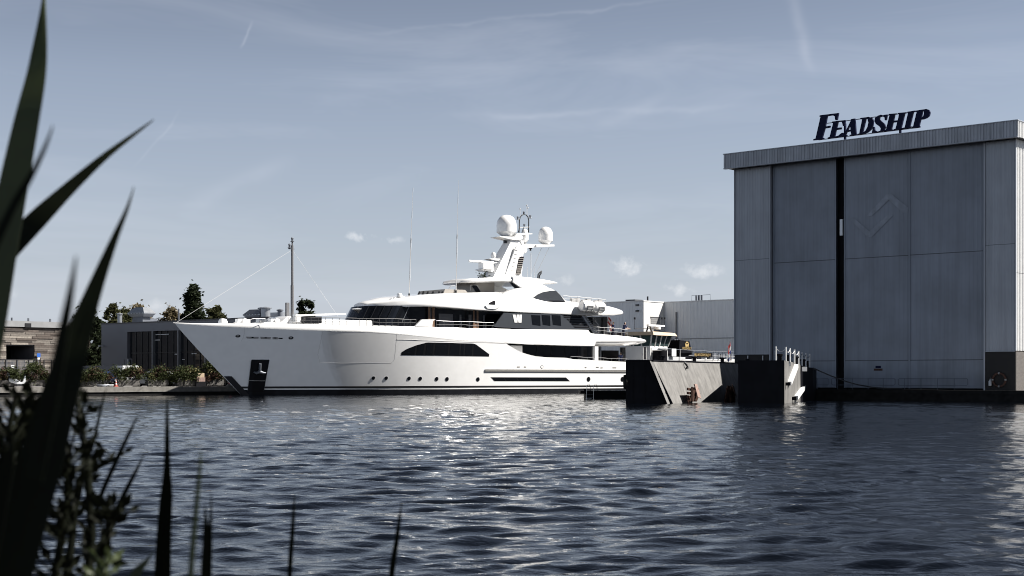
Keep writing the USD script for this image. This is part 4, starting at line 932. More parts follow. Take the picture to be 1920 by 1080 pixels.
for a, c in (((760, 315), (895, 310)), ((735, 212), (770, 208)), ((886, 192), (920, 196)), ((750, 380), (775, 310)), ((800, 380), (822, 315))):
    q0, q1 = mp_([a, c], 0); obj('frame_bar', MB().tube([(q0[0], 0, q0[1]), (q1[0], 0, q1[1])], .04, 6), 'dark_metal', li)
for x, y in ((748, 205), (826, 142), (905, 188), (830, 300)):
    q = mp_([(x, y)], 0)[0]; obj('navigation_light', MB().lathe([(0, 0), (.1, 0), (.1, .16), (.13, .2), (.06, .26), (0, .26)], 10, (q[0], 0, q[1])), 'vent_dark', li)
for x, y0, y1 in ((778, 180, 80), (862, 150, 35), (875, 165, 65)):
    q0, q1 = mp_([(x, y0), (x, y1)], 0); a_ = obj('wind_sensor', MB().tube([(q0[0], 0, q0[1]), (q1[0], 0, q1[1])], .018, 5), 'stay_white', li); obj('sensor_head', MB().lathe([(0, -.08), (.08, -.05), (.08, .05), (0, .08)], 8, (q1[0], 0, q1[1])), 'stay_white', a_)
q0, q1 = mp_([(130, 738), (552, 765)], .3); c_ = mp_([(360, 750)], .3)[0]
rd = obj('radar_scanner', MB().tube([(q0[0], -.3, q0[1]), (q1[0], -.3, q1[1])], .12, 10), 'yacht_white', yt, smooth=40)
q = mp_([(345, 805)], .3)[0]; obj('radar_motor', MB().box(q[0] - .62, q[0] + .62, -.75, .15, q[1] - .32, q[1] + .34), 'yacht_white', rd)
q = mp_([(440, 680)], .3)[0]; obj('camera_dome', MB().lathe([(0, -.35), (.2, -.35), (.2, -.1), (.28, 0), (.28, .22), (.15, .42), (0, .46)], 14, (q[0], -.3, q[1])), 'yacht_white', yt, smooth=40)
q = mp_([(600, 490)], .3)[0]; obj('mast_camera', MB().box(q[0] - .25, q[0] + .1, -.4, -.15, q[1] - .2, q[1] + .12), 'dark_metal', yt)
q = mp_([(908, 585)], .3)[0]; obj('horn', MB().lathe([(0, -.2), (.1, -.2), (.06, -.05), (.2, 0), (.2, .08), (0, .1)], 10, (q[0], -.3, q[1])), 'dark_metal', yt)
for a, c in (((1050, 568), (925, 880)), ((1145, 568), (985, 900)), ((915, 640), (915, 955)), ((868, 820), (868, 945)), ((965, 830), (962, 960))):
    q0, q1 = mp_([a, c], .5); obj('halyard', MB().tube([(q0[0], -.5, q0[1]), (q1[0], -.5, q1[1])], .018 if a[0] != 915 else .03, 5), 'seam_grey' if a[0] > 1000 else 'stay_white', yt)
for pts in ([(1000, 965), (1005, 910), (1025, 885), (1050, 866)], [(1020, 960), (1022, 925), (1048, 885)]):
    q = mp_(pts, .6); obj('flag_socket', MB().tube([(s, -.6, z) for s, z in q], .07, 6), 'dark_metal', yt)
rng = np.random.default_rng(5)
b = MB(); q = mp_([(290, 925), (390, 930)], 1.0)
V, Q = leaf_cloud(rng, np.array([(q[0][0], -1.0, q[0][1] + .1), (q[1][0] - .6, -1.0, q[1][1])]), .22, 60, .16); b.add(V, Q); obj('roof_plant', b, 'foliage_dark', yt)
# ---------------- life rafts, sun deck rail, stairs, upper aft rails
for k, (ua, ub, v) in enumerate(((1088, 1111, 573.5), (1110, 1132, 575.5))):
    q0, q1 = yp(ua, v, 5.15), yp(ub, v, 5.15); r = .57; cx = (q0[0] + q1[0]) / 2; hl = (q1[0] - q0[0]) / 2 * .92
    pr = [(0, -hl), (r * .75, -hl), (r * .97, -hl + .12), (r, -hl * .5), (r * 1.03, -hl * .48), (r, -hl * .44), (r, hl * .44), (r * 1.03, hl * .48), (r, hl * .5), (r * .97, hl - .12), (r * .75, hl), (0, hl)]
    t = MB().lathe(pr, 20).mesh(); v_ = np.array(t.vertices); v_ = np.stack([v_[:, 2] + cx, -5.15 + v_[:, 0], v_[:, 1] + q0[1]], 1)
    raft = obj('life_raft', (v_, np.array(t.faces)), 'yacht_white', yt, smooth=35)
    b = MB()
    for dx in (-hl * .35, hl * .55): b.tube([(cx + dx + .62 * 0, -5.15 + .61 * math.cos(a), q0[1] + .61 * math.sin(a)) for a in np.linspace(math.pi * 1.0, math.pi * 2.0, 12)], .035, 6); b.bar((cx + dx, -4.5, q0[1] - .2), (cx + dx, -4.2, q0[1] - .5), .07)
    for zz in (-.25, .0): b.bar((cx - hl * .35, -5.77 + (.06 if zz < 0 else 0), q0[1] + zz), (cx + hl * .55, -5.77 + (.06 if zz < 0 else 0), q0[1] + zz), .05)
    obj('raft_cradle', b, 'seam_grey', raft)
rail([(1056, 564), (1090, 566.5), (1136, 571)], 3.3, .52, 7, name='sun_deck_rail', mid=1, m_='seam_grey', r=.03)
for u, v in ((1074, 562), (1082, 561.5), (1095, 565), (1102, 563), (1118, 566), (1124, 565)):
    q = yp(u, v, 2.2); obj('deck_fitting', MB().box(q[0] - .25, q[0] + .25, -2.4, -2.0, q[1] - .5, q[1] + .15), 'seam_grey', yt)
q0, q1 = yp(1091, 592, 4.2), yp(1114, 626, 4.2)
stp = obj('deck_stairs', MB().bar((q0[0], -4.3, q0[1]), (q1[0], -4.3, q1[1]), .08, .22).bar((q0[0] + 1.4, -3.1, q0[1]), (q1[0] + 1.4, -3.1, q1[1]), .08, .22), 'stainless', yt)
for k in range(10):
    f = (k + .5) / 10; s = q0[0] + (q1[0] - q0[0]) * f + .25; z = q0[1] + (q1[1] - q0[1]) * f; obj('stair_tread', MB().box(s, s + .9, -4.25, -3.15, z - .04, z), 'dark_metal' if k < 6 else 'stainless', stp)
obj('stair_handrail', MB().tube([(q0[0] + .5, -4.3, q0[1] + .8), (q1[0] + .5, -4.3, q1[1] + .9)], .025, 6), 'stainless', stp)
q0, q1 = yp(1116, 600, 3.0), yp(1132, 600, 3.0); zdu = float(band_top(41)) - .23
obj('aft_screen', MB().box(q0[0], q1[0], -2.6, 2.6, zdu, float(sb(36))), 'yacht_grey', yt)
q0 = yp(1131.5, 600, 2.6); obj('upper_pillar', MB().box(q0[0] - .3, q0[0] + .3, -2.9, -2.3, zdu, float(sb(37)) + .02), 'dark_metal', yt)
rail([(1112, 625.5), (1150, 628), (1176, 631)], 3.9, .72, 7, name='aft_rail', mid=1, m_='seam_grey', r=.028)
q0 = yp(1146, 626, 1.8); obj('deck_sofa', MB().box(q0[0] - 1.2, q0[0] + 1.2, -2.2, -1.2, zdu, q0[1] + .15), 'dark_inside', yt)
# ------------------------------------------------------------------ people on the aft decks
def body_mesh(joints, bones, refine=.045):
    hulls = []
    sph = {k: m3.Manifold.sphere(r, 14).translate(tuple(map(float, p))) for k, (p, r) in joints.items()}
    for a, c in bones: hulls.append(m3.Manifold.batch_hull([sph[a], sph[c]]))
    m = m3.Manifold.batch_boolean(hulls, m3.OpType.Add).refine_to_length(refine)
    k = m.to_mesh(); t = trimesh.Trimesh(np.array(k.vert_properties)[:, :3], np.array(k.tri_verts), process=True)
    trimesh.smoothing.filter_taubin(t, iterations=8); return t
def person(label, loc, rot, lean=0.0, arm_fwd=0.3, group=None):
    p = thing('person', label, 'person', loc, rot, group=group)
    L = lean
    J = {}
    for s, n in ((1, 'l'), (-1, 'r')):
        J['ank' + n] = ((.0, .11 * s, .08), .05); J['toe' + n] = ((.17, .12 * s, .045), .04); J['kne' + n] = ((.03, .105 * s, .50), .062); J['hip' + n] = ((0, .09 * s, .92), .092)
        J['sho' + n] = ((L, .19 * s, 1.44), .072); J['elb' + n] = ((L + .05 + arm_fwd * .35, .26 * s, 1.17), .048); J['wri' + n] = ((L + .12 + arm_fwd, .22 * s, 1.02 + .25 * arm_fwd), .034); J['han' + n] = ((L + .17 + arm_fwd * 1.15, .21 * s, .97 + .25 * arm_fwd), .040)
    J['pel'] = ((0, 0, .97), .135); J['wai'] = ((L * .4, 0, 1.14), .125); J['che'] = ((L * .85, 0, 1.36), .145); J['nek'] = ((L * 1.1, 0, 1.53), .058); J['hea'] = ((L * 1.2 + .02, 0, 1.66), .092); J['cro'] = ((L * 1.2, 0, 1.70), .092); J['nos'] = ((L * 1.2 + .115, 0, 1.65), .015); J['chi'] = ((L * 1.2 + .06, 0, 1.58), .045)
    bones = [('pel', 'wai'), ('wai', 'che'), ('che', 'nek'), ('nek', 'hea'), ('hea', 'cro'), ('hea', 'nos'), ('hea', 'chi')]
    for n in 'lr': bones += [('ank' + n, 'toe' + n), ('ank' + n, 'kne' + n), ('kne' + n, 'hip' + n), ('hip' + n, 'pel'), ('che', 'sho' + n), ('sho' + n, 'elb' + n), ('elb' + n, 'wri' + n), ('wri' + n, 'han' + n)]
    obj('body', body_mesh(J, bones), 'skin', p, smooth=True)
    g = lambda k, e: (J[k][0], J[k][1] + e)
    js = {k: g(k, .018) for k in ('pel', 'wai', 'che', 'shol', 'shor')}
    for n in 'lr': js['slv' + n] = (tuple((np.array(J['sho' + n][0]) * .35 + np.array(J['elb' + n][0]) * .65)), .072)
    obj('shirt', body_mesh(js, [('pel', 'wai'), ('wai', 'che'), ('che', 'shol'), ('che', 'shor'), ('shol', 'slvl'), ('shor', 'slvr')]), 'shirt_navy', p, smooth=True)
    jt = {k: g(k, .016) for k in ('pel', 'hipl', 'hipr', 'knel', 'kner', 'ankl', 'ankr')}
    obj('trousers', body_mesh(jt, [('hipl', 'pel'), ('hipr', 'pel'), ('hipl', 'knel'), ('hipr', 'kner'), ('knel', 'ankl'), ('kner', 'ankr')]), 'trousers_navy', p, smooth=True)
    jh = {'a': ((L * 1.2 - .025, 0, 1.70), .092), 'b': ((L * 1.2 - .03, 0, 1.66), .085)}
    obj('hair', body_mesh(jh, [('a', 'b')]), 'hair_dark', p, smooth=True)
    for n, y in (('l', .03), ('r', -.03)): obj('shoe', body_mesh({'a': g('ank' + n, .012), 't': g('toe' + n, .014)}, [('a', 't')]), 'dark_inside', p, smooth=True)
    return p
def on_yacht(u, v, t, z=None):
    s, zz = yp(u, v, t); w = yw(s, t); return (w[0], w[1], zz if z is None else z)
zup = float(band_top(41)) - .25 + .02
person(group='people on the aft decks', label='person in blue shirt standing by the stairs on the upper aft deck', loc=(*on_yacht(1150, 610, 2.4)[:2], zup), rot=200, arm_fwd=.15)
person(group='people on the aft decks', label='person in navy leaning on the aft rail nearest the yacht stern tip', loc=(*on_yacht(1169, 610, 2.4)[:2], zup), rot=30, lean=.16, arm_fwd=.34)
person(group='people on the aft decks', label='person in navy standing on the shaded main aft deck under the overhang', loc=(*on_yacht(1164, 660, 2.6)[:2], zdk + .01), rot=120, arm_fwd=.25)
def flag(name, label, at, h, cols, lean, size, rot, pole='stainless', vertical=False):
    f = thing(name, label, 'flag', at, rot)
    top = np.array((lean, 0, h)); obj('pole', MB().tube([(0, 0, 0), top], .03, 6), pole, f)
    n = len(cols); L, H = size; up = top / np.linalg.norm(top)
    for i, c in enumerate(cols):
        x = np.linspace(0, 1, 12); rows = []
        for k in (i / n, (i + 1) / n):
            a = top - up * (H * k); fold = .10 * np.sin(x * 9 + 1.2 * k)
            rows.append([(a[0] + L * xx * .35, fo, a[2] - L * xx * (.95) * .8 + .05 * fo) for xx, fo in zip(x, fold)])
        R = np.array(rows); b = MB(); b.grid(np.vstack([R, R[::-1] + (0, .012, 0), R[:1]])); obj('cloth_band', b, c, f, smooth=True)
    return f
flag('deck_flag', 'red and white flag hanging limp on the yacht upper aft deck', (*on_yacht(1134, 620, 2.0)[:2], zup), 2.6, ['flag_red', 'flag_white', 'flag_red', 'flag_white'], .55, (1.5, 1.0), 37)

# ------------------------------------------------------------------ pontoon: shaded end painted black, sunlit side grey
BA, BC, BB, BE = np.array((7.12, 90.0)), np.array((8.78, 90.0)), np.array((21.3, 116.0)), np.array((9.4, 116.0))
BZ = CH + (HOR - 677) / F * 90
pon = thing('dock_pontoon', 'steel dock pontoon with shade painted black on its end and one grey side in the sun', 'pontoon')
C2 = np.array((10.12, 90.0)); B2 = BB + (1.35, 0)
def p3(p, z): return (p[0], p[1], z)
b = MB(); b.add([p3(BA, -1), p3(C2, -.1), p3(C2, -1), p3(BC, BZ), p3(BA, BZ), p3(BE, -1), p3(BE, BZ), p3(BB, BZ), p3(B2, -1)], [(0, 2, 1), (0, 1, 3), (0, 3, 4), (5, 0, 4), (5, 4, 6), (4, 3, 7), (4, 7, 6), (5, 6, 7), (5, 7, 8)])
obj('pontoon_body', b, 'barge_black', pon)  # slanted end takes a shadow edge as its outline, the shade as black
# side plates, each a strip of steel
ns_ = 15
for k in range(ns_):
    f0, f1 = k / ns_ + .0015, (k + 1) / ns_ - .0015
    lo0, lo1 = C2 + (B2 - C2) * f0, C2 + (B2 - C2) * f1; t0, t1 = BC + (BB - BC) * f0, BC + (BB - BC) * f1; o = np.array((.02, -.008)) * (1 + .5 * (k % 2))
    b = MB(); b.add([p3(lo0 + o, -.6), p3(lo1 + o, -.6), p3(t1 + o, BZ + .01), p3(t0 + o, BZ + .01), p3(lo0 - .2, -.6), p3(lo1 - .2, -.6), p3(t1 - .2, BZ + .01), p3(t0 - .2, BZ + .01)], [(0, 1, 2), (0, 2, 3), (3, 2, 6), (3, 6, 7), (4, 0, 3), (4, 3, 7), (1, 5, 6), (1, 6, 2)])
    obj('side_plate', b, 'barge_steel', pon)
obj('top_rim', MB().bar(p3(BA, BZ + .03), p3(BC, BZ + .03), .16, .1).bar(p3(BC, BZ + .03), p3(BB, BZ + .03), .14, .09), 'barge_black', pon)
t = MB().lathe([(.22, -.14), (.42, -.14), (.46, 0), (.42, .14), (.22, .14), (.22, -.14)], 20).mesh(); v = np.array(t.vertices)
obj('tyre_fender', (np.stack([BA[0] + .02 + v[:, 2], BA[1] + .35 + v[:, 0], CH + (HOR - 716) / F * 90 + v[:, 1]], 1), np.array(t.faces)), 'tyre_rubber', pon)
for x in (7.6, 8.35): obj('weld_seam', MB().bar((x, 89.985, -.4), (x, 89.985, BZ), .03, .02), 'barge_black', pon)
for z in (.7, 1.7): obj('weld_seam', MB().bar((BA[0], 89.985, z), (BC[0] + (BZ - z) / (BZ + .1) * 1.3, 89.985, z), .02, .03), 'barge_black', pon)
for k in range(4):
    q = BC + (BB - BC) * (.12 + .22 * k); obj('bollard', MB().lathe([(0, 0), (.13, 0), (.13, .3), (.2, .33), (.2, .4), (0, .42)], 12, (q[0] - .5, q[1] + .2, BZ)), 'barge_black', pon)
def on_side(u, v):
    """point on the sloping pontoon side seen at a photo position"""
    n = np.cross(np.array(p3(B2 - C2, 0)), np.array(p3(BC - C2, BZ + .1))); d = np.array(((u - 960) / F, 1.0, (HOR - v) / F)); A0 = np.array(p3(C2, -.1)); o = np.array((0, 0, CH))
    k = np.dot(n, A0 - o) / np.dot(n, d); return o + d * k
q = [on_side(u, v) for u, v in ((1283, 684), (1286.5, 690))]
obj('mooring_eye', MB().tube([q[0] + (.0, -.1, .15), q[0] + (.12, -.2, 0), q[1] + (.1, -.2, 0), q[1] + (0, -.1, 0)], .07, 8), 'dark_metal', pon)
# fender frames hanging on the side
def fender(label, u0, u1, v0, v1, seed, pink):
    r = np.random.default_rng(seed); c = on_side((u0 + u1) / 2, (v0 + v1) / 2) + np.array((.35, -.45, 0))
    f = thing('fender_frame', label, 'fender', c, 68); w, h = (u1 - u0) / F * c[1] * 1.05, (v1 - v0) / F * c[1]
    for k in range(7):
        a = (-w/2 + w * k / 6, r.uniform(-.2, .2), -h / 2); e = (-w/2 + w * k / 6 + w * .15, r.uniform(-.2, .2), h * r.uniform(-.05, .32)); obj('beam', MB().bar(a, e, .12, .2), 'rust_dark', f)
    for k in range(4): obj('cross_beam', MB().bar((-w/2, .12, -h/2 + h * .22 * k), (w/2, .1, -h/2 + h * .16 * k + .1), .1, .15), 'rust_dark', f)
    if pink: obj('face_plate', MB().hexa([(w * .02, -.32, -h * .28), (w * .52, -.32, -h * .36), (w * .52, -.25, -h * .36), (w * .02, -.25, -h * .28)], [(-w * .22, -.22, h * .42), (w * .12, -.22, h * .42), (w * .12, -.15, h * .42), (-w * .22, -.15, h * .42)]), 'rust_pink', f, label='faded pink face plate')
    else:
        for k in range(6): obj('timber', MB().bar((-w * .4 + .12 * k, -.25, h * .38 - .1 * k), (w * .25 + .12 * k, -.2, h * .2 - .12 * k), .06, .05), 'rust_pink', f)
fender('rusty fender frame with a pink plate on the lit pontoon side', 1263, 1312, 717, 752, 3, True)
fender('rusty fender pile of loose timber in the pontoon shade', 1342, 1374, 717, 752, 4, False)
# second, nearer block: shade on its faces coloured black, lit end grey
N0, N1, N2, N3 = np.array(((1384 - 960) / F * 91.5, 91.5)), np.array(((1470 - 960) / F * 91.0, 91.0)), np.array(((1500 - 960) / F * 99.5, 99.5)), np.array(((1395 - 960) / F * 101, 101.0))
NZ, NZ2 = CH + (HOR - 675.5) / F * 91, CH + (HOR - 682.5) / F * 99.5
blk = thing('mooring_block', 'squat mooring block blackened for shade with bright fender bars and white rail posts', 'mooring block')
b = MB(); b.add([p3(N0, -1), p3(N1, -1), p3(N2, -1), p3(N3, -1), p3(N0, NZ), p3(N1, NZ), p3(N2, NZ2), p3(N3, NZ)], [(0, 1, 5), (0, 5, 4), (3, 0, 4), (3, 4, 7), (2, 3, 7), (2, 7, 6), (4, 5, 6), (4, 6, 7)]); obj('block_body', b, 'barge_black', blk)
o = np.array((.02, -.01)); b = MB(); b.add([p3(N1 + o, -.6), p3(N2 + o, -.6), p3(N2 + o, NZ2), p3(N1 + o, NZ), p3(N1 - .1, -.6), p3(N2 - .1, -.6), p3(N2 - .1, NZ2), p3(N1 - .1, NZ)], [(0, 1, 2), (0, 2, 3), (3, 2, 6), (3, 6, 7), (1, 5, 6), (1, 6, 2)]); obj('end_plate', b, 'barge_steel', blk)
EP = Plane(N1, N2 - N1); nE = np.array(((N2 - N1)[1], -(N2 - N1)[0])) / np.linalg.norm(N2 - N1)
def ep(u, v, off=.12):
    k, z = EP.xz(u, v); q = EP.A + EP.d * k + nE * off; return np.array((q[0], q[1], z))
for a, c in (((1489.5, 686), (1476.5, 719)), ((1505, 724), (1489, 746))):
    obj('fender_bar', MB().bar(ep(*a), ep(*c), .28, .26), 'white_paint', blk, label='diagonal white fender bar'); obj('bar_bracket', MB().bar(ep(c[0] - 4, c[1] - 2), ep(c[0] - 4, c[1] + 4), .3), 'barge_black', blk)
obj('white_mark', MB().bar(ep(1479, 678.5, .04), ep(1479, 686.5, .04), .16, .05), 'white_paint', blk)
# far leg behind the block
Fq = [np.array(((u - 960) / F * D, D)) for u, D in ((1500.5, 99.6), (1524, 101.5), (1531, 104), (1503, 104.5))]
b = MB(); b.hexa([p3(x, -1) for x in Fq], [p3(x, CH + (HOR - v) / F * x[1]) for x, v in zip(Fq, (686, 690, 691, 688))]); obj('rear_leg', b, 'barge_black', blk)
obj('name_plate', MB().bar(p3(Fq[0] + (.1, -.12), CH + (HOR - 692) / F * 99.5), p3(Fq[0] + (.45, -.05), CH + (HOR - 692) / F * 99.8), .05, .30), 'tug_grey', blk)
posts = [(1454.5, 649.5, 676, 92.5), (1473.3, 650.5, 676, 91.5), (1481.2, 652.5, 678, 93.3), (1489.4, 655.5, 680, 95.6), (1497, 658, 682, 98.4), (1504, 660.5, 685, 100), (1511, 662, 687, 101), (1518, 663.5, 690, 101.5)]
prev = None
for i, (u, vt, vb, D) in enumerate(posts):
    a, c = P(u, vb + 1, D), P(u, vt, D); pp = obj('rail_post', MB().tube([a, c], .055, 8), 'white_paint' if i < 5 else 'tug_grey', blk)
    if prev is not None:
        k = np.linspace(0, 1, 10)[:, None]; ch = prev * (1 - k) + c * k - (0, 0, .1) + np.concatenate([np.zeros((10, 2)), -.22 * np.sin(np.pi * k)], 1); obj('chain', MB().tube(ch, .022, 5), 'stay_white' if i < 5 else 'rail_dark', blk)
    prev = c
for u, v, D in ((1462, 676, 93.5), (1478, 677.5, 95), (1492, 680, 97), (1505, 685, 100.3), (1513, 688, 101.8)):
    q = P(u, v, D); obj('bollard', MB().lathe([(0, -.1), (.16, -.1), (.16, .3), (.22, .32), (.22, .42), (0, .44)], 12, q), 'barge_black', blk)
# mooring line to the quay
q0, q1 = P(1524, 690, 101.6), hw(hx(1700), -.7, QZ + .1); k = np.linspace(0, 1, 30)[:, None]
ln = q0 * (1 - k) + q1 * k; ln[:, 2] -= (.45 * np.sin(np.pi * k[:, 0]))
ml = obj('mooring_line', MB().tube(ln, .045, 6), 'rope', label='black mooring line sagging from the block to the hangar quay', cat='rope')

# ------------------------------------------------------------------ floating jetty with ladder hoops
j0 = np.array(((1088 - 960) / F * 110, 110.0)); jr = 128 / F
jd = thing('floating_jetty', 'low black floating jetty with two steel ladder hoops', 'jetty', (*j0, 0), 0)
jz = CH - 27.0 / F * 110
obj('jetty_deck', MB().box(0, 4.4, 0, 3.2, jz - .22, jz).box(.02, 4.4, -.06, 0.0, jz - .20, jz - .02), 'barge_black', jd)
obj('float_tank', MB().box(.42, 4.4, .1, 3.0, -.6, jz - .22), 'barge_black', jd)
obj('float_strip', MB().box(.40, .86, .04, .1, .02, .06), 'white_paint', jd)
for x in (.5, 1.02):
    obj('ladder_hoop', MB().tube([(x - .0, -.12, -.2), (x - .0, -.12, .95), (x + .05, -.12, 1.06), (x + .2, -.1, 1.08), (x + .25, -.05, .95), (x + .28, .1, jz)], .022, 6), 'stainless', jd)
for z in (.1, .35): obj('ladder_rung', MB().tube([(.5, -.12, z), (1.02, -.12, z)], .018, 6), 'stainless', jd)
obj('deck_cleat', MB().lathe([(0, 0), (.1, 0), (.09, .1), (.12, .16), (0, .2)], 10, (.36, .3, jz)), 'barge_black', jd)

# ------------------------------------------------------------------ workboat behind the pontoon
TA = np.array(((1186 - 960) / F * 165, 165.0)); TD = np.array((.55, .835)); TD /= np.linalg.norm(TD); TN = np.array((TD[1], -TD[0]))
TP = Plane(TA, TD); trot = math.degrees(math.atan2(TD[1], TD[0]))
tug = thing('workboat', 'white and grey workboat with slanted wheelhouse and black funnel', 'workboat', (*TA, 0), trot)
def tq(u, v, off=0.0):
    pl = Plane(TA + TN * off, TD); k, z = pl.xz(u, v); return np.array((k, -off, z))
tx = lambda u, off=0.0: tq(u, HOR, off)[0]
tz = lambda u, v, off=0.0: tq(u, v, off)[2]
zh = tz(1300, 673.5)
x1285, xend = tx(1285), tx(1430)
b = MB(); b.poly([(tx(1212), -1), (xend + 3, -1), (xend + 3.6, zh + .2), (x1285, zh), (tx(1209), zh - .9)], lambda x, z, d: (x, .0 + d, z), 7.0); obj('hull', b, 'white_paint', tug)
obj('hull_seam', MB().box(x1285, xend, -.03, 0, zh - .12, zh - .06), 'seam_grey', tug)
for u in (1347, 1362): 
    q = tq(u, 680); obj('hull_opening', MB().box(q[0] - .5, q[0] + .5, -.03, .02, q[2] - .06, q[2] + .06), 'dark_inside', tug)
obj('name_letter', MB().box(tx(1351), tx(1362), -.03, .0, tz(1355, 677.6), tz(1355, 676.4)), 'rail_dark', tug)
# wheelhouse: lower cabin in shade, raked glass band, cream roof
u0, u1, u2 = 1219, 1219, 1262
za, zb_, zc2 = tz(1219, 677), tz(1219, 648.5), tz(1219, 628.5)
xa, xb, xc = tx(u0), tx(u1), tx(u2)
wx0, wx1 = xa, tx(1252)
Wd = 4.3
# cabin corner at px 1219: forward face looks left, side face looks right
cf = TP.A + TD * tx(1219)
def cabin(z0, z1, e0, e1, name, m_, inset=0.0):
    lo = [(wx0 - e0 + inset, 3.3), (wx0 - e0 + inset, -.0 - e0), (wx1 + e0, -.0 - e0), (wx1 + e0, 3.3)]; hi = [(wx0 - e1 + inset, 3.3), (wx0 - e1 + inset, -.0 - e1), (wx1 + e1, -.0 - e1), (wx1 + e1, 3.3)]
    return obj(name, MB().hexa([(x, y, z0) for x, y in lo], [(x, y, z1) for x, y in hi]), m_, tug)
cabin(za - 1.2, zb_, 0, 0, 'cabin', 'white_paint'); wg = cabin(zb_, zc2, 0, .35, 'window_band', 'tug_glass')
kx = np.linspace(wx0, wx1, 5)
for i, x in enumerate(kx):
    f = (x - (wx0 + wx1) / 2) / ((wx1 - wx0) / 2); obj('window_post', MB().bar((x, -.03, zb_), (x + .35 * f, -.38, zc2), .16, .1), 'white_paint', wg)
for y in (1.1, 2.2, 3.25): obj('window_post', MB().bar((wx0 - .02, y, zb_), (wx0 - .38, y, zc2), .16, .1), 'tug_grey', wg)
xd = tx(1236); b = MB(); b.box(tx(1227), tx(1232.5), -.02, .02, zb_ + .15, zc2 - .5); 
obj('chart_paper', MB().box(wx0 + .6, wx0 + 1.6, .1, .14, zb_ + .15, zb_ + .9), 'tug_grey', wg)
obj('cabin_roof', MB().hexa([(wx0 - .75, -.85, zc2), (wx1 + .85, -.85, zc2), (wx1 + .85, 3.9, zc2), (wx0 - .75, 3.9, zc2)], [(wx0 - .55, -.65, zc2 + .42), (wx1 + .6, -.65, zc2 + .36), (wx1 + .6, 3.7, zc2 + .36), (wx0 - .55, 3.7, zc2 + .42)]), 'tug_cream', tug)
for u, w_ in ((1206, .14), (1212, .14)): 
    q = tq(u, 660, .3); obj('rail_post', MB().tube([(q[0], -.3, za - .4), (q[0], -.3, tz(u, 651.5))], .06, 8), 'white_paint', tug)
obj('side_door', MB().box(tx(1207), tx(1213), -.03, .02, za + .2, zb_ - .15), 'dark_inside', tug)
qm = tq(1237, 622)
mm = obj('radar_mast', MB().tube([(qm[0] - .6, 1.5, zc2 + .3), (qm[0] - .1, 1.5, tz(1237, 611))], .1, 8).tube([(qm[0] + .9, 1.5, zc2 + .3), (qm[0] + .3, 1.5, tz(1237, 611))], .1, 8), 'dark_metal', tug)
q0, q1 = tq(1228.5, 609.5), tq(1258.5, 611); obj('radar_bar', MB().bar((q0[0], 1.0, q0[2]), (q1[0], 1.0, q1[2]), .3, .2), 'lamp_white', mm)
obj('radar_pod', MB().lathe([(0, -.4), (.45, -.4), (.45, -.1), (.2, 0), (0, .02)], 14, (tx(1246), 1.0, q1[2] - .05)), 'lamp_white', mm)
obj('yard', MB().tube([(tx(1211), 1.5, tz(1211, 616)), (tx(1266), 1.5, tz(1266, 616))], .05, 6), 'dark_metal', mm)
for u, v0, v1 in ((1211.5, 613, 597), (1262, 614, 597), (1267, 614, 597)):
    w = obj('antenna', MB().tube([(tx(u), 1.5, tz(u, 616)), (tx(u), 1.5, tz(u, v1))], .03, 5), 'dark_metal', mm); obj('antenna_tip', MB().lathe([(0, -.15), (.12, -.12), (.12, .12), (0, .15)], 8, (tx(u), 1.5, tz(u, v1 - .5))), 'dark_metal', w)
# deck clutter, black tank, funnel with emblem and letters
obj('deck_tank', MB().tube([(tx(1229), -.5, za - .5), (tx(1229), -.5, tz(1229, 657))], .95, 18), 'barge_black', tug, smooth=40)
obj('winch_house', MB().box(tx(1250), tx(1284), .4, 3.4, za - .8, tz(1262, 655)), 'barge_black', tug)
obj('notice_board', MB().box(tx(1255), tx(1263), -.35, -.3, tz(1259, 668), tz(1259, 654)), 'lamp_white', tug)
obj('grey_bulwark', MB().box(tx(1248), x1285 - .01, -.0, .12, za - 1.2, tz(1265, 669)), 'tug_grey', tug)
fa = [tq(u, v, .1) for u, v in ((1272.5, 662), (1274.5, 637.5), (1293, 640), (1297.5, 662))]
b = MB(); b.poly([(q[0], q[2]) for q in fa], lambda x, z, d: (x, -.1 + d, z), 3.2); fun = obj('funnel', b, 'barge_black', tug)
for k in range(2): obj('exhaust_pipe', MB().tube([(tx(1280 + 4 * k), 1.2, tz(1280, 642)), (tx(1281 + 4 * k), 1.2, tz(1280, 636))], .18, 8), 'vent_dark', fun)
fz = lambda p: [tuple(tq(1250 + x / 13.5, 620 + y / 13.5, .12)[[0, 2]]) for x, y in p]
b = MB(); b.poly(fz([(458, 322), (490, 322), (498, 362), (506, 340), (514, 340), (522, 362), (530, 322), (562, 322), (544, 412), (522, 412), (510, 376), (498, 412), (476, 412)]), lambda x, z, d: (x, -.16 + d, z), .05); obj('letter', b, 'gold_paint', fun, label='gold letter W')
b = MB(); b.poly(fz([(480, 292), (495, 284), (511, 278), (528, 284), (544, 292), (540, 310), (484, 310)]), lambda x, z, d: (x, -.16 + d, z), .05); obj('crown_emblem', b, 'gold_paint', fun)
def words(text, u0, u1, v0, v1, off, parent, m_):
    q0, q1 = tq(u0, v1, off), tq(u1, v0, off); t = meshkit.text_mesh(text, 1.0, .02); lo, hi = t.bounds; v = np.array(t.vertices)
    x = q0[0] + (v[:, 0] - lo[0]) / (hi[0] - lo[0]) * (q1[0] - q0[0]); z = q0[2] + (v[:, 1] - lo[1]) / (hi[1] - lo[1]) * (q1[2] - q0[2])
    obj('lettering', (np.stack([x, -off - .02 - v[:, 2] * 1.0, z], 1), np.array(t.faces)), m_, parent)
words('WOODHOUDT', 1279, 1296, 651, 655, .14, fun, 'gold_paint')
obj('engine_box', MB().box(tx(1276), tx(1300), .2, 3.0, zh - .6, tz(1285, 657)), 'barge_black', tug)
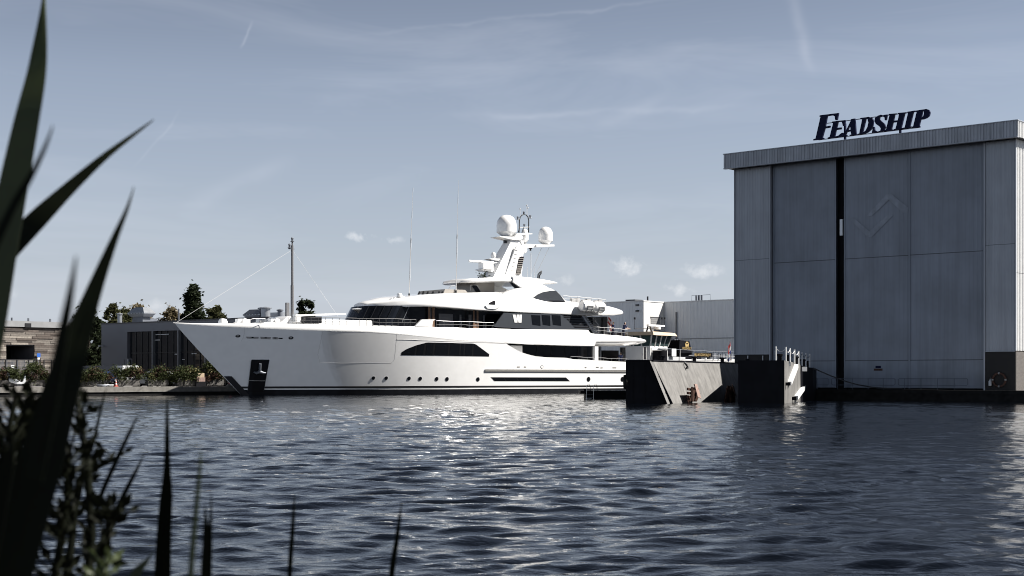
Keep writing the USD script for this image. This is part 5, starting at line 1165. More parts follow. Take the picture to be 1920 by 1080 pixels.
nb = obj('name_board', MB().box(tx(1300.5), tx(1333.5), -.2, -.12, tz(1317, 670), tz(1317, 661.5)), 'barge_black', tug)
words('WOODHOUDT', 1307, 1332, 663.5, 667.5, .22, nb, 'gold_paint')
words('W', 1301.5, 1306, 662.6, 668, .22, nb, 'gold_paint')
for i in range(6): obj('deck_cargo', MB().box(tx(1302) + 1.0 * i, tx(1302) + .6 + 1.0 * i, .5, 1.3, zh - .2, zh + .25 + .1 * (i % 2)), ('vent_dark', 'tug_grey', 'dark_metal')[i % 3], tug)
zr = tz(1340, 659.5)
rl = obj('deck_rail', MB().tube([(tx(1233), -.1, tz(1233, 653)), (tx(1280), -.1, tz(1280, 656)), (tx(1334), -.1, tz(1334, 659)), (tx(1400), -.1, tz(1400, 661))], .045, 6), 'vent_dark', tug)
obj('rail_wire', MB().tube([(tx(1290), -.1, tz(1290, 667)), (tx(1334), -.1, tz(1334, 667.5)), (tx(1400), -.1, tz(1400, 668.5))], .03, 5), 'seam_grey', rl)
for i, u in enumerate((1222.5, 1248.5, 1275, 1299, 1323.5, 1338, 1347, 1355, 1371)):
    q = tq(u, 673.5, .1); obj('stanchion', MB().tube([(q[0], -.1, zh - .8 if u < 1290 else zh - .05), (q[0], -.1, tz(u, 651 + (u - 1222) * .065))], .05, 6), 'white_paint' if u < 1290 else 'rail_dark', rl)
for i in range(5): obj('deck_frame', MB().box(tx(1340) + 2.6 * i, tx(1340) + 2.2 + 2.6 * i, .8, .9, zh + .15, tz(1350, 662) - .1 * (i % 2)), 'vent_dark', tug)
q = tq(1370, 673, .0); fl = yw(0, 0)
fp = TP.A + TD * tx(1369.5); flag('stern_flag', 'red white and blue flag on the workboat stern beside the hangar corner', (fp[0], fp[1] - .3, zh), tz(1370, 640) - zh, ['flag_red', 'flag_white', 'flag_blue'], .3, (1.7, 1.5), 180 + trot, 'rust_pink')

# ------------------------------------------------------------------ left bank: timber building
BW = np.array(((135 - 960) / F * 155, 155.0)); WPl = Plane(BW, HB); wrot = math.degrees(math.atan2(HB[1], HB[0]))
tim = thing('timber_building', 'low flat roofed building clad in weathered grey boards', 'building', (*BW, 0), wrot)
TZ = WPl.xz(135, 605)[1]; Tp = TZ - .62
Lb = 24.0

rng = np.random.default_rng(21)
xo0, xo1 = WPl.x(12), WPl.x(63.5); zo1 = WPl.xz(40, 648.5)[1]; zo0 = WPl.xz(40, 674)[1]
obj('wall', MB().box(-Lb, xo0, .08, 14, QZ, TZ - .05).box(xo1, -.02, .08, 14, QZ, TZ - .05).box(xo0, xo1, .08, 14, zo1, TZ - .05).box(xo0, xo1, .08, 14, QZ, zo0).box(xo0, xo1, 5, 14, zo0, zo1), 'roof_dark', tim)
rows = 26; zz = np.linspace(QZ + .2, Tp - .05, rows + 1)
for r in range(rows):
    x = -14.0 - rng.uniform(0, 1.5)
    while x < -.05:
        L = rng.uniform(1.2, 3.6); e = min(x + L, -.02); z0_, z1_ = zz[r] + .012, zz[r + 1] - .012
        for sa, sb2 in ([(x, e)] if (z1_ < zo0 or z0_ > zo1) else [(x, min(e, xo0 - .05)), (max(x, xo1 + .05), e)]):
            if sb2 - sa > .12:
                pr = rng.uniform(0, .05) if rng.random() < .7 else rng.uniform(.05, .10)
                obj('board', MB().box(sa, sb2 - .012, -.02 - pr, .07, z0_, z1_), WOODS[rng.choice(5, p=[.3, .17, .2, .21, .12])], tim)
        x = e
obj('dark_opening', MB().box(xo0, xo1, 4.6, 4.9, zo0, zo1), 'dark_inside', tim)
b = MB(); b.box(-Lb, .15, -.25, .3, Tp, TZ); obj('parapet', b, 'parapet_grey', tim)
obj('eave_shadow_gap', MB().box(-Lb, .0, -.03, .0, Tp - .10, Tp - .005), 'dark_inside', tim)
for u in (28, 59, 100): 
    x = WPl.x(u); obj('roof_vent', MB().tube([(x, .6, TZ - .1), (x, .6, TZ + .35)], .1, 8), 'vent_dark', tim)
x, z = WPl.xz(50, 610); obj('wall_lamp', MB().box(x - .35, x + .35, -.3, 0, z - .22, z + .22), 'dark_metal', tim)
x, z = WPl.xz(69.5, 666); s_ = thing('blue_sign', 'small square blue sign on the timber wall beside the dark opening', 'sign', (*(BW + HB * x + HD * .3), z), wrot)
obj('sign_plate', MB().box(-.2, .2, -.02, .02, -.2, .2), 'sign_blue', s_); obj('lower_plate', MB().box(-.12, .12, -.02, .02, -.46, -.26), 'lamp_white', s_); obj('sign_post', MB().box(-.03, .03, .02, .06, QZ - z, .2), 'vent_dark', s_)
# fence with gates in front of it
fA = BW - HB * 13.6 + HD * 4.2; FPl = Plane(fA, HB)
fen = thing('metal_fence', 'grey bar fence with gate frames in front of the timber building', 'fence', (*fA, 0), wrot)
ftop = FPl.xz(40, 674.5)[1]
def frame_panel(ua, ub, bars):
    xa, xb = FPl.x(ua), FPl.x(ub); g = obj('gate_frame', MB().bar((xa, 0, ftop), (xb, 0, ftop), .09).bar((xa, 0, QZ + .1), (xb, 0, QZ + .1), .08).bar((xa, 0, QZ), (xa, 0, ftop), .1).bar((xb, 0, QZ), (xb, 0, ftop), .1), 'dark_metal', fen)
    if bars:
        for x in np.arange(xa + .1, xb, .13): obj('bar', MB().box(x - .02, x + .02, -.02, .02, QZ + .1, ftop), 'vent_dark', g)
frame_panel(-6, 10, True); frame_panel(10.5, 31, True); frame_panel(31.5, 53, True); frame_panel(53.5, 63, True); frame_panel(64.5, 75.5, False); frame_panel(82.5, 97, False); frame_panel(101, 120, False)
x, z = FPl.xz(23.2, 687.5); obj('notice', MB().box(x - .18, x + .18, -.06, -.03, z - .14, z + .14), 'lamp_white', fen)
obj('notice_print', MB().box(x - .10, x + .10, -.065, -.061, z - .06, z + .06), 'dark_metal', fen)

# ------------------------------------------------------------------ left bank: slate grey workshop
BG = np.array(((190 - 960) / F * 165, 165.0)); GP = Plane(BG, HD)
gz = GP.xz(190, 608.5)[1]; GL = 29.5
ws = thing('workshop_building', 'slate grey flat roofed workshop with tall dark glazing', 'building', (*BG, 0), HROT)
g0, gt, gb_ = GP.x(238.5), GP.xz(238, 622.5)[1], GP.xz(238, 690)[1]
b = MB(); b.box(0, g0, 0, 26, QZ, gz); b.box(g0, GL, 0, 26, gt, gz); b.box(g0, GL, .8, 26, QZ, gt); obj('wall', b, 'building_slate', ws)
obj('roof_edge', MB().box(-.05, GL + .05, -.08, .3, gz, gz + .12), 'roof_dark', ws)
obj('dark_recess', MB().box(g0 + .02, GL, .7, .78, QZ, gt), 'dark_inside', ws)
zm = GP.xz(300, 661)[1]
bays = [238.5, 285.5, 333.5, 384, 432, 480]
for bi in range(len(bays) - 1):
    xa, xb = GP.x(bays[bi]), GP.x(bays[bi + 1]); obj('mullion', MB().box(xb - .11, xb + .11, -.02, .5, QZ, gt), 'window_frame', ws)
    wb = obj('window', MB().box(xa + .11, xb - .11, .28, .36, zm - .05, zm + .05), 'window_trim', ws)
    n = 4
    for k in range(n):
        x0_, x1_ = xa + .11 + (xb - xa - .22) * k / n, xa + .11 + (xb - xa - .22) * (k + 1) / n
        if k: obj('glazing_bar', MB().box(x0_ - .035, x0_ + .035, .26, .36, QZ, gt), 'window_trim', wb)
        for z0_, z1_ in ((QZ + .1, zm - .06), (zm + .06, gt - .04)): obj('pane', MB().box(x0_ + .04, x1_ - .04, .33, .345, z0_, z1_), 'black_glass', wb)
for u, v, w_ in ((291, 637.5, 1.0), (300, 627, 2.4), (327, 664, .6), (360, 663, .8), (340, 674, .5)):
    x, z = GP.xz(u, v); obj('ceiling_lamp', MB().box(x - w_ / 2, x + w_ / 2, .27, .30, z - .045, z + .045), 'tug_grey', ws)
x, z = GP.xz(193, 649); obj('wall_camera', MB().box(x - .2, x + .1, -.5, 0, z - .06, z + .08), 'tug_grey', ws)
# roof plant
def on_roof(u, y): 
    pl = Plane(BG + HB * y, HD); return pl.x(u), pl
def hood(u0, u1, vt, vb, y, label=None):
    (xa, pl), (xb, _) = on_roof(u0, y), on_roof(u1, y); zt, zb = pl.xz((u0 + u1) / 2, vt)[1], pl.xz((u0 + u1) / 2, vb)[1]; w = xb - xa; zm_ = zb + (zt - zb) * .42; d = w * .5
    h = obj('vent_hood', MB().hexa([(xa, y, zm_), (xb, y, zm_), (xb, y + d, zm_), (xa, y + d, zm_)], [(xa + w * .25, y + d * .25, zt), (xb - w * .25, y + d * .25, zt), (xb - w * .25, y + d * .75, zt), (xa + w * .25, y + d * .75, zt)])
            .hexa([(xa + w * .14, y + d * .14, zb), (xb - w * .14, y + d * .14, zb), (xb - w * .14, y + d * .86, zb), (xa + w * .14, y + d * .86, zb)], [(xa, y, zm_ - (zt - zb) * .10), (xb, y, zm_ - (zt - zb) * .10), (xb, y + d, zm_ - (zt - zb) * .10), (xa, y + d, zm_ - (zt - zb) * .10)]).box(xa, xb, y, y + d, zm_ - (zt - zb) * .10, zm_), 'galvanised', ws)
    for k in range(5): obj('louvre_slot', MB().box(xa + w * (.1 + .17 * k), xa + w * (.2 + .17 * k), y - .015, y + .01, zm_ - (zt - zb) * .075, zm_ - (zt - zb) * .02), 'dark_inside', h)
    obj('vent_shaft', MB().box(xa + w * .2, xb - w * .2, y + d * .2, y + d * .8, gz - .1, zb + .02), 'vent_dark', h)
hood(239, 270, 576, 594, 4); hood(455, 487, 580, 596, 8)
obj('vent_shaft', MB().box(on_roof(245, 4)[0], on_roof(265, 4)[0], 4.2, 6.2, gz - .1, GP.xz(255, 592)[1]), 'vent_dark', ws)
def pipe(u, vt, r, y, m_='galvanised'):
    x, pl = on_roof(u, y); zt = pl.xz(u, vt)[1]; p_ = obj('flue_pipe', MB().tube([(x, y, gz - .1), (x, y, zt)], r, 14), m_, ws, smooth=40); obj('flue_cap', MB().lathe([(r * 1.35, -.1), (r * 1.35, 0), (0, .12)], 14, (x, y, zt + .12)), m_, p_)
pipe(224.5, 590, .27, 3); pipe(489.5, 579.5, .28, 8.5, 'vent_dark'); pipe(498, 579, .52, 8.5); pipe(525, 583, .28, 9, 'vent_dark'); pipe(335, 582, .09, 5, 'vent_dark')
obj('plant_box', MB().box(on_roof(502, 11)[0], on_roof(526, 11)[0], 11, 13.5, gz, GP.xz(515, 583)[1] + .6), 'galvanised', ws)
obj('roof_upstand', MB().box(on_roof(402, 10)[0], on_roof(470, 10)[0], 10, 14, gz, GP.xz(430, 593)[1] + .2), 'tug_grey', ws)

# ------------------------------------------------------------------ planters with shrubs along the quay
QP = Plane((yw(0, -6.0) + np.array((*(-YN * 1.25), 0)))[:2], YD)
rngp = np.random.default_rng(8)
spans = [(-34, -2), (-1, 27), (45, 92), (137, 163), (164, 201), (219, 260), (275.5, 313), (330.5, 341), (344, 368), (385, 417)]
desc = ['leftmost planter at the picture edge', 'planter left of the white moped', 'planter with brownish shrub under the blue sign', 'planter behind the broad dark reed', 'planter left of the traffic cone', 'planter right of the traffic cone', 'planter beside the silver car wheel', 'short planter half below the headlamp car', 'planter left of the wooden crates', 'planter beside the yacht stem']
sdesc = ['dark green shrub at the far left picture edge', 'dense green shrub beside the white moped', 'brown flecked shrub in the planter under the blue sign', 'yellow flecked shrub behind the broad dark reed', 'tall green shrub left of the traffic cone', 'bushy dark shrub right of the cone with pale yellow side', 'mixed shrub with yellow tuft before the silver car', 'small dark shrub above the short planter', 'wide green shrub left of the wooden crates', 'tall dark shrub closest to the yacht stem']
tops = [688, 690, 684, 692, 676, 674, 684, 690, 686, 678]
protoP = None
for i, (ua, ub) in enumerate(spans):
    xa, xb = QP.x(ua), QP.x(ub); c = QP.A + QP.d * (xa + xb) / 2; L = xb - xa
    p = thing('concrete_planter', 'grey concrete ' + desc[i], 'planter', (*c, QZ + .06), 37, group='concrete planters along the quay')
    obj('trough', MB().hexa([(-L/2, -.28, .08), (L/2, -.28, .08), (L/2, .28, .08), (-L/2, .28, .08)], [(-L/2 - .02, -.32, .62), (L/2 + .02, -.32, .62), (L/2 + .02, .32, .62), (-L/2 - .02, .32, .62)]), 'planter_concrete', p)
    obj('soil', MB().box(-L/2 + .06, L/2 - .06, -.25, .25, .60, .625), 'bank_soil', p)
    for x in (-L/2 + .3, L/2 - .3): obj('foot', MB().box(x - .2, x + .2, -.22, .22, 0, .08), 'dark_inside', p)
    s_ = thing('shrub', sdesc[i], 'shrub', (*c, QZ + .66), 37, group='shrubs in the quay planters'); h = QP.xz((ua + ub) / 2, tops[i])[1] - QZ - .66; w = max(L * .56, .75)
    cl = np.stack([rngp.uniform(-w, w, 34), rngp.uniform(-.45, .45, 34), rngp.uniform(.1, .98, 34)], 1); cl[:, 2] *= h * (1 - .45 * np.abs(cl[:, 0] / w) ** 1.5) * (.75 + .25 * np.sin(cl[:, 0] * 2 + i))
    st_ = MB()
    for k in range(7): st_.tube([(rngp.uniform(-L/2, L/2) * .7, 0, 0), cl[k]], .03, 5, .01)
    obj('stem', st_, 'bark', s_)
    V, Q = leaf_cloud(rngp, cl[:20], (.26, .20, .21), 2300, .10); b = MB(); b.add(V, Q); obj('foliage', b, 'shrub_green', s_)
    V, Q = leaf_cloud(rngp, cl[20:27], (.18, .15, .16), 520, .095); b = MB(); b.add(V, Q); obj('foliage', b, 'shrub_red', s_, label='reddish brown leaves')
    V, Q = leaf_cloud(rngp, cl[27:27 + (5 if i in (3, 5, 6, 8) else 2)] + (0, -.15, -.05), (.17, .12, .15), 150 if i in (3, 5, 6, 8, 2) else 40, .075); b = MB(); b.add(V, Q); obj('foliage', b, 'shrub_yellow', s_, label='pale yellow leaves')

# ------------------------------------------------------------------ cars behind the planters
def car(label, u, off, paint, long=4.4, high=1.5, van=False, rot=37.0, name='parked_car'):
    pl = Plane((yw(0, -6.0)[:2] - YN * off), YD); c = pl.A + pl.d * pl.x(u)
    p = thing(name, label, 'van' if van else 'car', (*c, QZ + .004), rot, group='vehicles parked behind the planters')
    h = high; L = long / 2; W_ = .86 if not van else .95
    if van: side = [(-L, .35), (L, .35), (L, .9), (L - .35, 1.1), (L - 1.0, h - .05), (L - 1.4, h), (-L + .05, h), (-L, h - .25)]; gl_ = [(L - .42, 1.15), (L - .98, h - .18), (L - 1.9, h - .18), (L - 1.9, 1.15)]
    else: side = [(-L, .35), (L, .32), (L + .02, .62), (L - .25, .82), (L - 1.15, .92), (L - 1.85, h - .06), (-L + 1.5, h), (-L + .55, h - .25), (-L + .1, .98), (-L - .02, .7)]; gl_ = [(L - 1.3, .95), (L - 1.9, h - .12), (-L + 1.5, h - .08), (-L + .7, h - .28), (-L + .45, .98)]
    def place(x, z, d):
        t = max(0, (z - .85) / max(h - .85, .1)); y = (d - .5) * 2 * (W_ - .17 * t); return (x, y, z)
    b = MB(); b.poly(side, place, 1.0); obj('body', b, paint, p, smooth=25)
    for sg in (-1, 1):
        b = MB(); b.poly(gl_, lambda x, z, d: (x, sg * ((W_ + .006 - .17 * max(0, (z - .85) / (h - .85))) - .03 * d), z), 1.0); obj('side_window', b, 'black_glass', p)
    a = gl_[0], gl_[1]; t0_, t1_ = W_ - .1, W_ - .24
    o = .02; b = MB(); b.add([(a[0][0] + .14 + o, -t0_, a[0][1]), (a[0][0] + .14 + o, t0_, a[0][1]), (a[1][0] + .08 + o, t1_, a[1][1]), (a[1][0] + .08 + o, -t1_, a[1][1])], [(0, 1, 2), (0, 2, 3)]); obj('windscreen', b, 'black_glass', p)
    if van: obj('rear_window', MB().box(-L - .015, -L + .02, -.75, .75, 1.05, h - .3), 'black_glass', p)
    else: b = MB(); b.add([(-L + .08, -.66, 1.0), (-L + .08, .66, 1.0), (-L + .5, .56, h - .27), (-L + .5, -.56, h - .27)], [(0, 1, 2), (0, 2, 3)]); obj('rear_window', b, 'black_glass', p)
    for sx in (-L + .8, L - .82):
        for sg in (-1, 1):
            t = MB().lathe([(.19, -.1), (.32, -.1), (.335, -.06), (.335, .06), (.32, .1), (.19, .1)], 20).mesh(); v = np.array(t.vertices); wl = obj('wheel', (np.stack([v[:, 0] + sx, v[:, 2] + sg * (W_ - .09), v[:, 1] + .335], 1), np.array(t.faces)), 'tyre_rubber', p)
            t = MB().lathe([(0, .09), (.08, .085), (.19, .075), (.2, -.1)], 16).mesh(); v = np.array(t.vertices); obj('rim', (np.stack([v[:, 0] + sx, sg * v[:, 2] + sg * (W_ - .09), v[:, 1] + .335], 1), np.array(t.faces)), 'galvanised', wl)
    for sg in (-1, 1): obj('headlight', MB().hexa([(L - .05, sg * .55 - .16, .58), (L + .03, sg * .55 - .16, .58), (L + .02, sg * .55 + .16, .58), (L - .12, sg * .55 + .16, .58)], [(L - .2, sg * .55 - .16, .76), (L - .02, sg * .55 - .16, .76), (L - .06, sg * .55 + .16, .78), (L - .26, sg * .55 + .16, .78)]), 'headlight_glass', p)
    for sg in (-1, 1): obj('tail_light', MB().box(-L - .03, -L + .08, sg * .7 - .1, sg * .7 + .1, .72, .9), 'red_paint', p)
    obj('number_plate', MB().box(L + .0, L + .035, -.25, .25, .42, .53), 'lamp_white', p)
    obj('bumper', MB().box(L - .12, L + .05, -W_ + .05, W_ - .05, .26, .44), 'tyre_rubber', p)
    return p
car('dark blue car nose out beside the traffic cone', 190, 4.6, 'car_blue', rot=-52)
car('black van parked behind the tall green shrub', 183, 8.5, 'car_black', 4.9, 2.0, True, 200, 'parked_van')
car('white van with dark rear window behind the shrub right of the cone', 226, 8.2, 'car_white', 4.9, 2.0, True, 128, 'parked_van')
car('silver blue car with one wheel showing between two planters', 287, 3.4, 'car_silver', rot=185)
car('white car facing the water with bright headlamps', 318, 6.0, 'car_white', rot=-60)
# moped with white fairing
pl = Plane((yw(0, -6.0)[:2] - YN * 1.0), YD); c = pl.A + pl.d * pl.x(34)
mo = thing('moped', 'white moped parked between the two leftmost planters', 'moped', (*c, QZ + .06), 30)
for x in (-.6, .6):
    t = MB().lathe([(.15, -.05), (.24, -.05), (.25, 0), (.24, .05), (.15, .05)], 18).mesh(); v = np.array(t.vertices); obj('wheel', (np.stack([v[:, 0] + x, v[:, 2], v[:, 1] + .25], 1), np.array(t.faces)), 'tyre_rubber', mo)
b = MB(); b.poly([(-.8, .62), (-.75, .85), (-.35, .88), (-.1, .62), (.25, .42), (.4, .5), (.5, .95), (.62, .98), (.6, .45), (.45, .28), (-.3, .3), (-.75, .45)], lambda x, z, d: (x, (d - .5) * .36, z), 1.0); obj('fairing', b, 'lamp_white', mo)
obj('seat', MB().hexa([(-.8, -.15, .88), (-.15, -.15, .84), (-.15, .15, .84), (-.8, .15, .88)], [(-.75, -.12, .98), (-.2, -.12, .94), (-.2, .12, .94), (-.75, .12, .98)]), 'dark_inside', mo)
obj('handlebar', MB().tube([(.5, -.34, 1.1), (.55, 0, 1.05), (.5, .34, 1.1)], .025, 6), 'dark_metal', mo)
obj('top_case', MB().box(-1.05, -.72, -.2, .2, .95, 1.25), 'lamp_white', mo)
# traffic cone, wooden crates, red hydrant, litter
c = QP.A + QP.d * QP.x(211.5) + YN * .75
co = thing('traffic_cone', 'red and white traffic cone at the quay edge', 'cone', (*c, QZ + .064), 37)
obj('base', MB().box(-.19, .19, -.19, .19, 0, .04), 'cone_red', co)
for z0_, z1_, m_ in ((.04, .2, 'cone_red'), (.2, .32, 'flag_white'), (.32, .44, 'cone_red'), (.44, .54, 'flag_white'), (.54, .64, 'cone_red')):
    r = lambda z: .15 - .19 * z; obj('cone_band', MB().lathe([(r(z0_), z0_), (r(z1_), z1_)] + ([(0, z1_)] if z1_ > .6 else []), 16), m_, co)
c = QP.A + QP.d * QP.x(373) + YN * .1
cr = thing('crate_stack', 'stack of pale wooden crates between two planters', 'crates', (*c, QZ + .06), 37)
for z0_, w_, m_ in ((.45, .42, 'rust_pink'), (.85, .34, 'tug_cream')):
    for k in range(4): obj('crate_board', MB().box(-w_, w_, -.36, -.33, z0_ + .1 * k, z0_ + .09 + .1 * k), m_, cr)
    obj('crate_body', MB().box(-w_ + .02, w_ - .02, -.33, .3, z0_, z0_ + .39), m_, cr)
obj('pallet', MB().box(-.5, .5, -.4, .4, 0, .45), 'dark_inside', cr)
c = QP.A + QP.d * QP.x(427.5) + YN * .5
hy = thing('red_bollard', 'red angled mooring post on a pale stone beside the yacht stem', 'mooring post', (*c, QZ + .06), 37)
obj('stone_base', MB().hexa([(-.38, -.2, 0), (.38, -.2, 0), (.38, .2, 0), (-.38, .2, 0)], [(-.24, -.14, .2), (.2, -.14, .2), (.2, .14, .2), (-.24, .14, .2)]), 'concrete', hy)
obj('post', MB().tube([(-.05, 0, .2), (.02, 0, .62)], .13, 12), 'red_paint', hy, smooth=40); obj('arm', MB().tube([(-.05, 0, .66), (.46, 0, .62)], .10, 12), 'red_paint', hy, smooth=40)
c = QP.A + QP.d * QP.x(188) + YN * .75
pile = thing('rope_pile', 'loose coil of rope and netting beside the traffic cone', 'rope', (*c, QZ + .066), 37)
rr = np.random.default_rng(6); a = np.linspace(0, 40, 160)
obj('coil', MB().tube(np.stack([.55 * np.cos(a) * (1 + .2 * np.sin(a * .37)) , .22 * np.sin(a), .05 + .12 * np.abs(np.sin(a * .21))], 1), .03, 5), 'vent_dark', pile)
obj('net', MB().tube(np.stack([.5 + .4 * np.cos(a * 1.1), .15 * np.sin(a * .9), .05 + .16 * np.abs(np.sin(a * .3))], 1), .02, 5), 'tug_grey', pile)
# parking sign frames by the glazing
c = BG + HD * GP.x(262) - HB * 1.5; z1_ = GP.xz(262, 673.5)[1]
sf = thing('sign_frame', 'dark goods frame with a blue pole standing before the glazing', 'frame', (*c, QZ), HROT)
b = MB(); b.bar((-.7, 0, 0), (-.7, 0, z1_ - QZ), .07).bar((.7, 0, 0), (.7, 0, z1_ - QZ), .07).bar((-.7, 0, z1_ - QZ), (.7, 0, z1_ - QZ), .07); obj('frame', b, 'window_frame', sf); obj('blue_pole', MB().tube([(.1, -.1, 0), (.1, -.1, z1_ - QZ)], .06, 8), 'car_silver', sf)

# ------------------------------------------------------------------ trees behind the buildings
def tree(label, u, D, vt, half_w, vb, seed, m_='foliage_mid', n=2600, leaf=.32, conical=False, name='tree', base_frac=.25):
    r = np.random.default_rng(seed); X = (u - 960) / F * D; top = CH + (HOR - vt) / F * D; low = CH + (HOR - vb) / F * D; R = half_w / F * D; H = top - low
    t = thing(name, label, 'tree', (X, D, QZ), group='trees beyond the left bank buildings'); zb = low - QZ; zt = top - QZ
    b = MB(); b.tube([(0, 0, 0), (.1, .05, zb + H * .2), (.0, .0, zb + H * .75)], .28 * R / 3 + .12, 8, .05); obj('trunk', b, 'bark', t)
    nb = 46; cl = []
    for k in range(nb):
        f = r.uniform(0, 1); rad = R * ((1 - f) ** .75 * .95 + .06 if conical else math.sin(math.pi * min(max(.12 + .86 * f, 0), 1)) ** .6) * r.uniform(.45, 1.0); a = r.uniform(0, 6.28); cl.append((rad * math.cos(a), rad * math.sin(a), zb + H * (.04 + .93 * f)))
    cl = np.array(cl); b = MB()
    for k in range(22): b.tube([(0, 0, max(cl[k][2] - H * .22, zb * .6)), cl[k]], .06 * R / 2, 5, .015)
    obj('limb', b, 'bark', t)
    sg = R * (.13 if not conical else .12); V, Q = leaf_cloud(r, cl, (sg, sg, sg * .8), int(n * 1.5), leaf * .9); b = MB(); b.add(V, Q)
    V, Q = leaf_cloud(r, cl[:12] + r.normal(0, .1 * R, (12, 3)), (sg * 1.7,) * 3, n // 8, leaf * .9); b.add(V, Q)
    obj('crown', b, m_, t); return t
tree('large dark tree behind the broad reed between the two buildings', 166, 172, 578, 30, 690, 1, 'foliage_dark', 5200, .34)
tree('lower dark tree close to the slate workshop corner', 184, 176, 600, 18, 700, 12, 'foliage_dark', 2600, .32)
tree('sparse tree whose top shows left of the flue pipe', 212, 205, 570, 20, 640, 2, 'foliage_mid', 2300, .30)
tree('sparse brownish tree behind the big vent hood', 262, 215, 572, 26, 640, 3, 'foliage_dry', 2200, .28)
tree('thin dry tree right of the big vent hood', 318, 215, 578, 22, 640, 4, 'foliage_dry', 1800, .28)
tree('tall dark conical tree behind the bow', 362, 200, 538, 30, 640, 5, 'foliage_dark', 3600, .34, True)
tree('rounded tree leaning right of the tall conical tree', 404, 205, 577, 22, 640, 6, 'foliage_mid', 2000, .32)
tree('small round tree right of the foremast', 574, 200, 560, 21, 640, 7, 'foliage_dark', 3600, .34)

tree('low mid green tree between the flue pipe and the big vent hood', 232, 212, 583, 26, 640, 21, 'foliage_mid', 2000, .30)
tree('low dry tree between the thin tree and the tall conical tree', 338, 220, 590, 22, 640, 22, 'foliage_dry', 1500, .28)
# ------------------------------------------------------------------ foreground reeds and weeds on the near bank
def blade(parent, pts, m_='reed_shaded', fold=.25, tilt=.35, name='leaf', thick=.0012):
    """leaf through (u, v, width px, distance) points with a folded midrib"""
    pts = np.array(pts, float); k = np.linspace(0, len(pts) - 1, 40); g = np.arange(len(pts))
    from scipy.interpolate import PchipInterpolator
    u, v, w, D = (PchipInterpolator(g, pts[:, i])(k) for i in range(4))
    C = np.stack([(u - 960) / F * D, D, CH + (HOR - v) / F * D], 1); T = np.gradient(C, axis=0); T /= np.linalg.norm(T, axis=1, keepdims=True)
    side = np.cross(T, np.array((0, 1.0, 0))); side /= np.linalg.norm(side, axis=1, keepdims=True); nrm = np.cross(side, T)
    wd = (w / F * D / 2)[:, None]; dirv = side * 1.0 + nrm * tilt; dirv2 = -side * 1.0 + nrm * (tilt * -.6)
    A = C + dirv * wd; Bm = C + nrm * wd * fold; E = C + dirv2 * wd
    o = nrm * thick
    b = MB(); b.grid(np.stack([A, Bm, E, E + o, Bm + o, A + o], 1), closed=True); return obj(name, b, m_, parent, smooth=True)
def stem(parent, pts, r0, r1, m_='reed_shaded', name='stem'):
    pts = np.array(pts, float); C = np.stack([(pts[:, 0] - 960) / F * pts[:, 2], pts[:, 2], CH + (HOR - pts[:, 1]) / F * pts[:, 2]], 1)
    return obj(name, MB().tube(C, r0, 8, r1), m_, parent, smooth=True)
def vz(D, z=.45): return HOR + (CH - z) / D * F       # photo row of the bank at distance D
r1 = thing('reed', 'tall reed at the left edge with broad green leaves', 'reed', group='reeds on the near bank')
blade(r1, [(-70, 900, 30, 1.3), (-25, 620, 70, 1.3), (8, 430, 64, 1.3), (46, 240, 52, 1.3), (70, 120, 36, 1.31), (80, 20, 12, 1.32), (83, -25, 2, 1.33)], 'reed_green', .15, .25)
blade(r1, [(-60, 560, 30, 1.4), (-5, 490, 46, 1.4), (60, 420, 42, 1.4), (130, 352, 27, 1.41), (200, 290, 14, 1.42), (260, 245, 6, 1.44), (288, 224, 1, 1.45)], 'reed_shaded', .2, .3)
blade(r1, [(-20, 480, 20, .9), (25, 385, 17, .9), (60, 325, 12, .9), (88, 265, 6, .9), (98, 235, 1, .9)], 'reed_shaded')
stem(r1, [(-130, vz(1.3), 1.3), (-85, 1400, 1.3), (-60, 700, 1.32), (-40, 480, 1.35)], .009, .004)
r2 = thing('reed', 'broad reed leaf coloured black for shade rising left of the yacht bow', 'reed', group='reeds on the near bank')
blade(r2, [(-70, 1500, 90, 1.15), (12, 1080, 100, 1.15), (70, 880, 92, 1.15), (117, 720, 70, 1.15), (152, 610, 46, 1.16), (185, 520, 28, 1.17), (215, 445, 15, 1.18), (240, 385, 6, 1.19), (250, 350, 1, 1.2)], 'reed_shaded', .25, .3)
blade(r2, [(60, 900, 40, .75), (100, 720, 30, .75), (118, 620, 22, .75), (131, 550, 14, .75), (142, 480, 2, .75)], 'reed_shaded')
blade(r2, [(-60, 1200, 60, 1.0), (-30, 1030, 60, 1.0), (-6, 930, 46, 1.0), (16, 860, 22, 1.0), (24, 820, 2, 1.0)], 'weed_shaded')
stem(r2, [(-150, vz(1.1), 1.1), (-60, 1500, 1.12), (0, 1200, 1.15)], .012, .008)
def simple_reed(label, leaves, m_='reed_shaded'):
    t = thing('reed', label, 'reed', group='reeds on the near bank')
    for L in leaves: blade(t, L, m_)
    a = leaves[0][0]; stem(t, [(a[0] - 6, vz(a[3]), a[3]), (a[0], a[1], a[3])], .006, .004, m_); return t
simple_reed('upright dark reed leaf below the bow reaching the quay line', [[(296, 1500, 40, 1.5), (304, 1080, 33, 1.5), (309, 960, 26, 1.5), (313, 870, 13, 1.5), (313, 800, 8, 1.5), (313, 742, 1, 1.5)], [(300, 1300, 26, 1.5), (314, 1000, 14, 1.49), (319, 920, 8, 1.49), (317, 885, 1, 1.49)]])
simple_reed('thin olive green reed leaf right of the dark upright one', [[(346, 1400, 10, 1.1), (357, 1080, 10, 1.1), (366, 970, 9, 1.1), (373, 890, 7, 1.1), (376, 845, 1, 1.1)]], 'reed_green')
